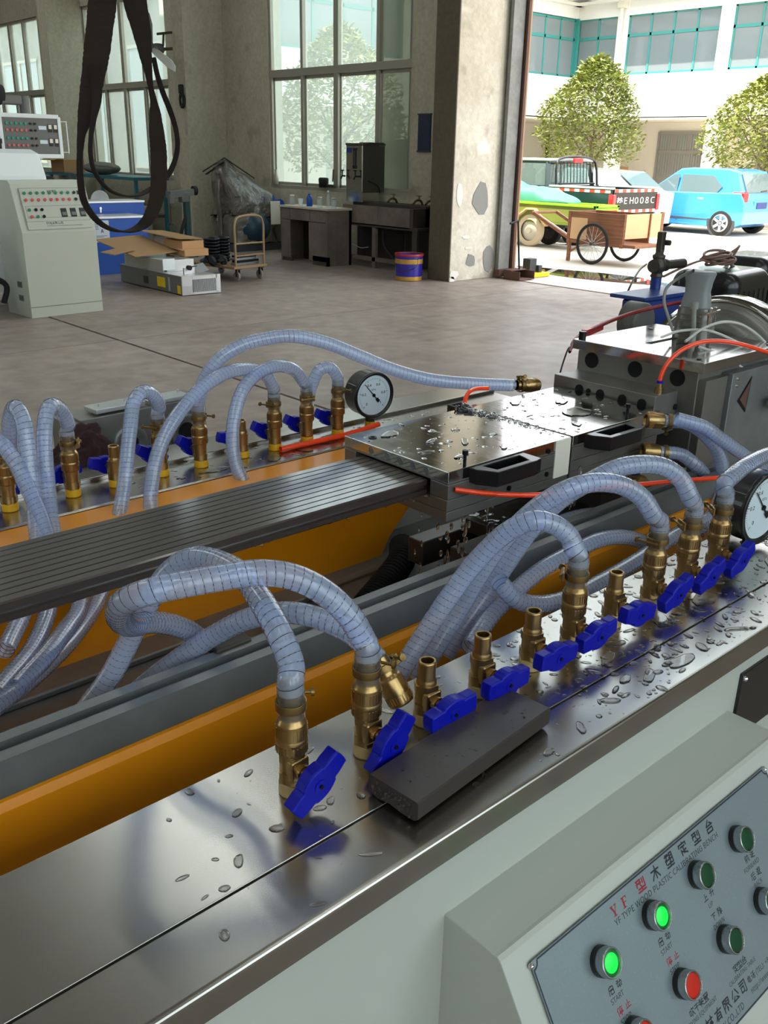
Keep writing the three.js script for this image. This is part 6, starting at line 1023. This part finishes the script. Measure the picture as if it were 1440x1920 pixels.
// ---------------------------------------------------------------- wheels
const tyreG = (R, w) => lathe([[R * 0.66, -w / 2], [R * 0.9, -w / 2], [R * 0.98, -w * 0.4], [R, -w * 0.2], [R, w * 0.2], [R * 0.98, w * 0.4], [R * 0.9, w / 2], [R * 0.66, w / 2]], 0, 0, 0, 'x', 32);
function roadWheel(parent, x, y, z, R, w, side, spokes, rimM = M.wheelRim) {
  const g = sub('wheel', parent, [x, y, z]);
  mesh('tyre', tyreG(R, w), M.rubber, g);
  const s = side * w * 0.42, parts = [lathe([[R * 0.6, 0], [R * 0.67, 0.02], [R * 0.68, -0.03], [R * 0.6, -0.06]], s, 0, 0, 'x', 32), cyl(R * 0.16, 0.03, s, 0, 0, 'x', R * 0.16, 16)];
  for (let i = 0; i < spokes; i++) { const a = i / spokes * Math.PI * 2; parts.push(bar([s, Math.cos(a) * R * 0.1, Math.sin(a) * R * 0.1], [s, Math.cos(a) * R * 0.64, Math.sin(a) * R * 0.64], 0.03, R * 0.2)); }
  mesh('rim', parts, rimM, g); mesh('drum', cyl(R * 0.6, 0.02, s - side * 0.06, 0, 0, 'x', R * 0.6, 24), M.dark, g);
}
const shell = (prof, w, taper) => {                                  // car body: a side profile [z, y] with a width, narrowed by taper(y)
  const g = extX(prof, -w / 2, w / 2, 0.03), p = g.attributes.position;
  for (let i = 0; i < p.count; i++) p.setX(i, p.getX(i) * taper(p.getY(i)));
  g.deleteAttribute('normal'); g.computeVertexNormals(); return g;
};
{
  const g = thing('blue_hatchback', 'light blue hatchback car parked before the white building', 'car', [22.03, 0.0, -12.82]);
  // front to -z, side towards the hall is -x
  const tp = (y) => (y > 0.9 ? 1 - (y - 0.9) * 0.36 : y < 0.35 ? 0.96 : 1);
  mesh('body', shell([[1.7, 0.3], [1.74, 0.55], [1.68, 0.82], [1.62, 0.95], [1.5, 0.95], [0, 0.93], [-0.85, 0.93], [-1.75, 0.78], [-1.95, 0.6], [-1.98, 0.32], [-1.6, 0.22], [1.5, 0.22]], 1.66, tp), M.carBlue, g);
  mesh('roof', shell([[1.63, 0.93], [1.4, 1.42], [1.15, 1.47], [0.2, 1.48], [-0.1, 1.45], [-0.85, 0.93]], 1.6, tp), M.carBlue, g);
  const glassPanel = (pts) => ext(pts.map(([z, y]) => [-z, y]), 0.012).rotateY(Math.PI / 2);
  mesh('side_window', [glassPanel([[0.02, 0.97], [0.02, 1.37], [0.85, 1.36], [1.12, 1.12], [1.0, 0.97]]).rotateZ(-0.17).translate(-0.995, 0.0, 0)], M.carGlass, g);
  mesh('side_window', [glassPanel([[-0.82, 0.97], [-0.2, 1.36], [-0.06, 1.37], [-0.06, 0.97]]).rotateZ(-0.17).translate(-0.995, 0, 0)], M.carGlass, g);
  mesh('rear_window', box(1.2, 0.46, 0.02, 0, 1.19, 1.555, 0.008, -0.43), M.carGlass, g);
  mesh('tail_lamp', [box(0.24, 0.3, 0.34, -0.71, 0.86, 1.55, 0.06), box(0.24, 0.3, 0.34, 0.71, 0.86, 1.55, 0.06)], M.lampRed, g);
  mesh('number_plate', [span(-0.24, 0.24, 0.62, 0.76, 1.745, 1.765, 0.004)], M.pump, g); mesh('plate_frame', span(-0.34, 0.34, 0.56, 0.8, 1.72, 1.75, 0.01), M.carBlue, g); mesh('wiper', rod([0.05, 1.0, 1.66], [0.35, 1.02, 1.65], 0.012), M.black, g);
  mesh('door_handle', [box(0.03, 0.04, 0.16, -0.84, 0.82, 0.62, 0.01), box(0.03, 0.04, 0.16, -0.84, 0.82, -0.35, 0.01)], M.silverCar, g);
  mesh('door_seam', [box(0.008, 0.6, 0.012, -0.832, 0.6, 0.02), box(0.008, 0.5, 0.012, -0.832, 0.62, 0.95), box(0.012, 0.05, 1.9, -0.832, 0.36, 0.1)], M.dark, g);
  mesh('mirror', box(0.16, 0.13, 0.1, -0.92, 1.0, -0.62, 0.03), M.carBlue, g); mesh('antenna', rod([0, 1.46, 1.1], [0, 1.66, 1.35], 0.01), M.black, g);
  mesh('wheel_arch', [[-0.81, 1.22], [-0.81, -1.3]].map(([x, z]) => cyl(0.36, 0.06, x, 0.31, z, 'x', 0.36, 28)), M.dark, g);
  for (const [x, z, s] of [[-0.76, 1.22, -1], [-0.76, -1.3, -1], [0.76, 1.22, 1], [0.76, -1.3, 1]]) roadWheel(g, x, 0.29, z, 0.3, 0.2, s, 6);
}
{
  const g = thing('silver_car', 'pale silver car half hidden between the pickup and the blue hatchback', 'car', [20.05, 0, -14.3]);
  mesh('body', shell([[1.5, 0.25], [1.55, 0.9], [0.8, 1.02], [-1.6, 1.0], [-1.7, 0.3]], 1.6, () => 1), M.silverCar, g);
  mesh('cabin', shell([[1.35, 0.95], [0.75, 1.36], [-0.6, 1.42], [-1.4, 1.0]], 1.46, (y) => 1 - (y - 0.9) * 0.25), M.silverCar, g);
  mesh('rear_window', box(1.1, 0.6, 0.02, 0, 1.2, 1.12, 0.005, -0.98), M.carGlass, g); for (const [x, z, s] of [[-0.74, 1, -1], [0.74, 1, 1], [-0.74, -1.1, -1], [0.74, -1.1, 1]]) roadWheel(g, x, 0.29, z, 0.3, 0.2, s, 5);
}
{ // pickup: side towards the hall is -x, tailgate to +z
  const g = thing('pickup_truck', 'dark green pickup truck with red and white striped tailgate', 'truck', [16.75, 0.0, -11.1]);
  const stripe = printed(512, 32, (c, w, h) => { for (let i = 0; i < 12; i++) { c.fillStyle = i % 2 ? '#e9e6e2' : '#d8442c'; c.fillRect(i * w / 12, 0, w / 12 + 1, h); } }), stripeM = P(0xffffff, { map: stripe, roughness: 0.5 });
  mesh('bed_side', [span(-0.8, -0.74, 0.58, 1.12, -1.55, 0, 0.01), span(0.74, 0.8, 0.58, 1.12, -1.55, 0, 0.01), span(-0.8, 0.8, 0.55, 0.62, -1.55, 0)], M.truck, g);
  mesh('bed_rail', [span(-0.82, -0.72, 1.11, 1.15, -1.55, 0.02, 0.01), span(0.72, 0.82, 1.11, 1.15, -1.55, 0.02, 0.01)], M.silverCar, g);
  const plateTex = printed(512, 200, (c, w, h) => { c.fillStyle = '#1d1f20'; c.fillRect(0, 0, w, h); c.fillStyle = '#eceae4'; han(c, '苏', 26, 62, 66, 1, 0.13); c.font = '92px sans-serif'; ['E', 'H', '0', '0', '8', 'C'].forEach((t, i) => c.fillText(t, 104 + i * 66, 132)); });
  mesh('tailgate', [span(-0.76, 0.76, 0.66, 1.12, -0.02, 0.03, 0.008)], M.truck, g);
  const tg = new THREE.BoxGeometry(1.46, 0.36, 0.006); mesh('painted_plate', tg.translate(0, 0.9, 0.034), P(0xffffff, { map: plateTex, roughness: 0.5 }), g, 'black tailgate field with a painted number');
  const sg = (w, x, y, z, ry) => { const q = new THREE.BoxGeometry(w, 0.055, 0.006); return at(q, x, y, z, 0, ry, 0); };
  for (const y of [1.085, 0.7]) mesh('reflector_stripe', sg(1.5, 0, y, 0.036, 0), stripeM, g);
  mesh('reflector_stripe', sg(1.5, -0.805, 1.07, -0.78, -Math.PI / 2), stripeM, g); mesh('reflector_stripe', box(0.006, 0.36, 0.05, 0.75, 0.9, 0.0), M.lampRed, g);
  mesh('tail_lamp', [box(0.1, 0.32, 0.12, -0.77, 0.86, 0.0, 0.015), box(0.1, 0.32, 0.12, 0.77, 0.86, 0.0, 0.015)], M.lampRed, g);
  mesh('bumper', [span(-0.8, 0.8, 0.5, 0.58, 0.02, 0.12, 0.02), span(-0.7, 0.7, 0.35, 0.5, -0.1, 0.05)], M.dark, g);
  const tp = (y) => (y > 1.05 ? 1 - (y - 1.05) * 0.32 : 1);
  mesh('cab_lower', shell([[-1.58, 0.42], [-1.58, 1.1], [-3.1, 1.1], [-4.3, 1.02], [-4.45, 0.6], [-4.4, 0.42]], 1.58, tp), M.truck, g);
  // cab frame: pillars and roof around clear glass
  const cab = [span(-0.74, 0.74, 1.55, 1.64, -2.95, -1.65, 0.03)];
  for (const s of [-1, 1]) { cab.push(bar([s * 0.77, 1.08, -1.62], [s * 0.7, 1.58, -1.72], 0.09, 0.09), bar([s * 0.77, 1.08, -2.5], [s * 0.7, 1.58, -2.45], 0.07, 0.07), bar([s * 0.77, 1.08, -3.45], [s * 0.7, 1.58, -2.9], 0.07, 0.07), bar([s * 0.785, 1.1, -1.6], [s * 0.785, 1.1, -3.4], 0.06, 0.05)); }
  mesh('cab_frame', cab, M.truck, g); mesh('roof', span(-0.76, 0.76, 1.6, 1.66, -3.0, -1.62, 0.025), M.silverCar, g);
  mesh('side_window', [bar([-0.745, 1.33, -1.72], [-0.745, 1.33, -2.42], 0.006, 0.46), bar([-0.745, 1.33, -2.5], [-0.745, 1.33, -3.1], 0.006, 0.46)], M.truckGlass, g); mesh('rear_window', span(-0.66, 0.66, 1.14, 1.54, -1.68, -1.67), M.truckGlass, g);
  mesh('roll_bar', [tube([[-0.7, 1.13, -1.45], [-0.68, 1.5, -1.5], [-0.6, 1.63, -1.52], [0.6, 1.63, -1.52], [0.68, 1.5, -1.5], [0.7, 1.13, -1.45]], 0.025, 60, 8), rod([-0.62, 1.17, -1.46], [0.62, 1.17, -1.46], 0.018), ...Array.from({ length: 11 }, (_, i) => rod([-0.55 + i * 0.11, 1.17, -1.46], [-0.55 + i * 0.11, 1.6, -1.5], 0.01, 6))], M.black, g, 'black rack with upright bars behind the cab');
  mesh('brake_lamp', box(0.3, 0.09, 0.05, 0, 1.62, -1.48, 0.01), M.lampRed, g);
  mesh('seat', [box(0.4, 0.5, 0.14, -0.36, 1.2, -2.5, 0.05), box(0.22, 0.16, 0.1, -0.36, 1.5, -2.5, 0.04), box(0.4, 0.5, 0.14, 0.36, 1.2, -2.5, 0.05), box(0.22, 0.16, 0.1, 0.36, 1.5, -2.5, 0.04)], M.dark, g); mesh('steering_wheel', at(new THREE.TorusGeometry(0.18, 0.018, 8, 24), -0.36, 1.22, -3.05, 0.5), M.black, g);
  for (const [x, z, s] of [[-0.72, -0.85, -1], [0.72, -0.85, 1], [-0.72, -3.75, -1], [0.72, -3.75, 1]]) roadWheel(g, x, 0.33, z, 0.34, 0.22, s, 5);
}
{
  const g = thing('green_trike', 'lime green cargo trike with dusty wheel and pale sheets on its bed', 'vehicle', [15.3, 0, -12.23]);
  mesh('bed', [span(-0.35, -0.31, 0.5, 0.82, -1.9, 1.5, 0.006), span(0.31, 0.35, 0.5, 0.82, -1.9, 1.5, 0.006), span(-0.35, 0.35, 0.46, 0.5, -1.9, 1.5), span(-0.35, 0.35, 0.5, 0.82, 1.46, 1.5, 0.006)], M.olive, g);
  mesh('bed_rim', [span(-0.38, -0.3, 0.81, 0.85, -1.9, 1.53, 0.005), span(0.3, 0.38, 0.81, 0.85, -1.9, 1.53, 0.005), span(-0.38, 0.38, 0.81, 0.85, 1.47, 1.53, 0.005), span(-0.36, 0.36, 0.52, 0.8, 1.502, 1.52)], M.lime, g);
  mesh('reflector', [span(0.0, 0.3, 0.68, 0.76, 1.522, 1.53), span(0.1, 0.28, 0.56, 0.62, 1.522, 1.53)], M.redPlastic, g);
  mesh('mudguard', [bar([-0.38, 0.72, -0.1], [-0.38, 0.42, -0.55], 0.12, 0.03), bar([-0.38, 0.72, -0.1], [-0.38, 0.72, 0.1], 0.12, 0.03), bar([-0.38, 0.72, 0.1], [-0.38, 0.42, 0.4], 0.12, 0.03)], M.plywood, g);
  const dusty = P(0xd8c5a8, { roughness: 0.9 }); const w = sub('wheel', g, [-0.3, 0.31, -0.05]); mesh('tyre', tyreG(0.31, 0.13), dusty, w); mesh('rim', [lathe([[0, 0.02], [0.1, 0.03], [0.19, 0.0], [0.21, 0.04], [0.21, -0.04], [0, -0.04]], 0, 0, 0, 'x', 28).rotateY(Math.PI), cyl(0.06, 0.08, -0.05, 0, 0, 'x', 0.05, 14)], P(0xe6dcc8, { roughness: 0.7 }), w);
  const w2 = sub('wheel', g, [0.3, 0.31, -0.05]); mesh('tyre', tyreG(0.31, 0.13), M.rubber, w2); mesh('rim', cyl(0.2, 0.1, 0, 0, 0, 'x', 0.2, 20), M.dark, w2);
  const w3 = sub('wheel', g, [0, 0.29, -2.9]); mesh('tyre', tyreG(0.29, 0.12), M.rubber, w3); mesh('rim', cyl(0.19, 0.09, 0, 0, 0, 'x', 0.19, 20), M.dark, w3);
  mesh('axle', [cyl(0.03, 0.6, 0, 0.31, -0.05, 'x'), bar([0, 0.42, 0.6], [0, 0.42, -1.9], 0.1, 0.08), bar([0, 0.42, -1.8], [0, 0.55, -2.9], 0.06, 0.06)], M.dark, g);
  mesh('side_stay', bar([-0.45, 0.66, 0.12], [-0.3, 0.22, 1.0], 0.04, 0.05), M.skin, g);
  const t = thing('plastic_sheet', 'pale mint plastic sheets heaped on the green trike', 'sheet', [15.3, 0.858, -12.3]);
  const q = new THREE.SphereGeometry(1, 40, 20, 0, Math.PI * 2, 0, Math.PI / 2), p = q.attributes.position; for (let i = 0; i < p.count; i++) { const x = p.getX(i), z = p.getZ(i), k = 0.6 + 0.9 * noise(x * 2.2 + 5, z * 3.2 + 5, 64, 31); p.setXYZ(i, x * 0.29, p.getY(i) * 0.26 * k * (1 - 0.35 * z), z * 0.95); } q.computeVertexNormals(); mesh('sheet', q, M.tarp, t);
}
{ // wooden handcart with two big spoked wheels
  const g = thing('wooden_handcart', 'wooden two wheeled handcart with large spoked wheels before the gate', 'cart', [13.74, 0, -8.98], CART.turn);
  const [L, W, y0, y1] = [CART.L, CART.W, 0.36, 0.83];
  mesh('side_board', span(-W / 2, -W / 2 + 0.03, y0, y1, -L, 0, 0.004), M.wood, g); mesh('side_board', span(W / 2 - 0.03, W / 2, y0, y1, -L, 0, 0.004), M.wood, g);
  mesh('front_board', span(-W / 2, W / 2, y0, y1, -L - 0.03, -L, 0.004), M.wood, g); mesh('bed', span(-W / 2, W / 2, y0 - 0.05, y0, -L - 0.03, 0.25, 0.004), M.wood, g);
  mesh('end_board', [span(-W / 2 + 0.02, W / 2 + 0.35, y0 + 0.08, y1, -0.05, -0.025, 0.004)], M.plywood, g, 'pale plywood end board'); mesh('end_post', [span(W / 2 + 0.3, W / 2 + 0.38, y0 + 0.08, y1 + 0.02, -0.06, -0.02, 0.004), span(-W / 2 - 0.012, -W / 2 + 0.04, y0 - 0.06, y1 + 0.01, -0.06, 0, 0.004), span(-W / 2 - 0.012, -W / 2 + 0.04, y0 - 0.06, y1, -L - 0.04, -L + 0.02, 0.004)], M.wood, g);
  mesh('light_panel', span(-W / 2 - 0.008, -W / 2, y0 + 0.02, y1 - 0.1, -L + 0.03, -L + 0.38), M.plywood, g, 'pale plywood patch on the side');
  mesh('leg', [span(-W / 2, -W / 2 + 0.05, 0, y0, -L - 0.02, -L + 0.03), bar([-W / 2 + 0.02, 0.14, -L], [-W / 2 + 0.02, y0 - 0.05, -L + 0.3], 0.03, 0.03)], M.wood, g);
  for (const x of [-W / 2 - 0.09, W / 2 + 0.09]) { const w = sub('wheel', g, [x, 0.335, CART.axle]); mesh('tyre', at(new THREE.TorusGeometry(0.315, 0.022, 10, 48), 0, 0, 0, 0, Math.PI / 2, 0), M.rubber, w); mesh('rim', at(new THREE.TorusGeometry(0.29, 0.009, 8, 48), 0, 0, 0, 0, Math.PI / 2, 0), M.iron, w); mesh('hub', cyl(0.025, 0.09, 0, 0, 0, 'x', 0.025, 14), M.iron, w); mesh('spokes', Array.from({ length: 18 }, (_, i) => { const a = i / 18 * Math.PI * 2; return rod([(i % 2 ? 0.03 : -0.03), Math.cos(a + 0.2) * 0.02, Math.sin(a + 0.2) * 0.02], [0, Math.cos(a) * 0.285, Math.sin(a) * 0.285], 0.004, 5); }), M.galva, w); }
  mesh('axle', cyl(0.014, W + 0.2, 0, 0.335, CART.axle, 'x', 0.014, 10), M.iron, g);
  mesh('shaft', [bar([-W / 2 + 0.05, y0, -L], [-W / 2 + 0.05, 0.75, -L - 0.9], 0.05, 0.05), bar([W / 2 - 0.05, y0, -L], [W / 2 - 0.05, 0.75, -L - 0.9], 0.05, 0.05), rod([-W / 2, 0.75, -L - 0.9], [W / 2, 0.75, -L - 0.9], 0.025)], M.wood, g);
}
{ const g = thing('dustpan', 'long handled brown dustpan standing by the gate frame', 'dustpan', [10.72, 0, -8.98]); mesh('pan', [box(0.34, 0.012, 0.3, 0, 0.012, 0.05, 0.003), box(0.34, 0.13, 0.012, 0, 0.07, -0.1, 0.003), box(0.012, 0.12, 0.3, -0.165, 0.065, 0.05, 0.003), box(0.012, 0.12, 0.3, 0.165, 0.065, 0.05, 0.003), box(0.34, 0.012, 0.14, 0, 0.13, -0.03, 0.003)], M.rust, g); mesh('handle', [rod([0.05, 0.12, 0], [-0.05, 0.82, 0.0], 0.013), rod([-0.05, 0.82, 0], [-0.22, 0.79, 0.0], 0.016)], M.darkSteel, g); }
{ const g = thing('yellow_stop', 'small yellow painted stop with a dark block just outside the gate', 'stop', [11.15, 0, -9.05]); mesh('base', box(0.5, 0.06, 0.3, 0, 0.03, 0, 0.01), M.yellowLabel, g); mesh('block', [box(0.16, 0.2, 0.14, 0, 0.16, -0.05, 0.01), box(0.08, 0.1, 0.1, 0.12, 0.11, 0.02, 0.01)], M.dark, g); }

renderer.render(scene, camera);
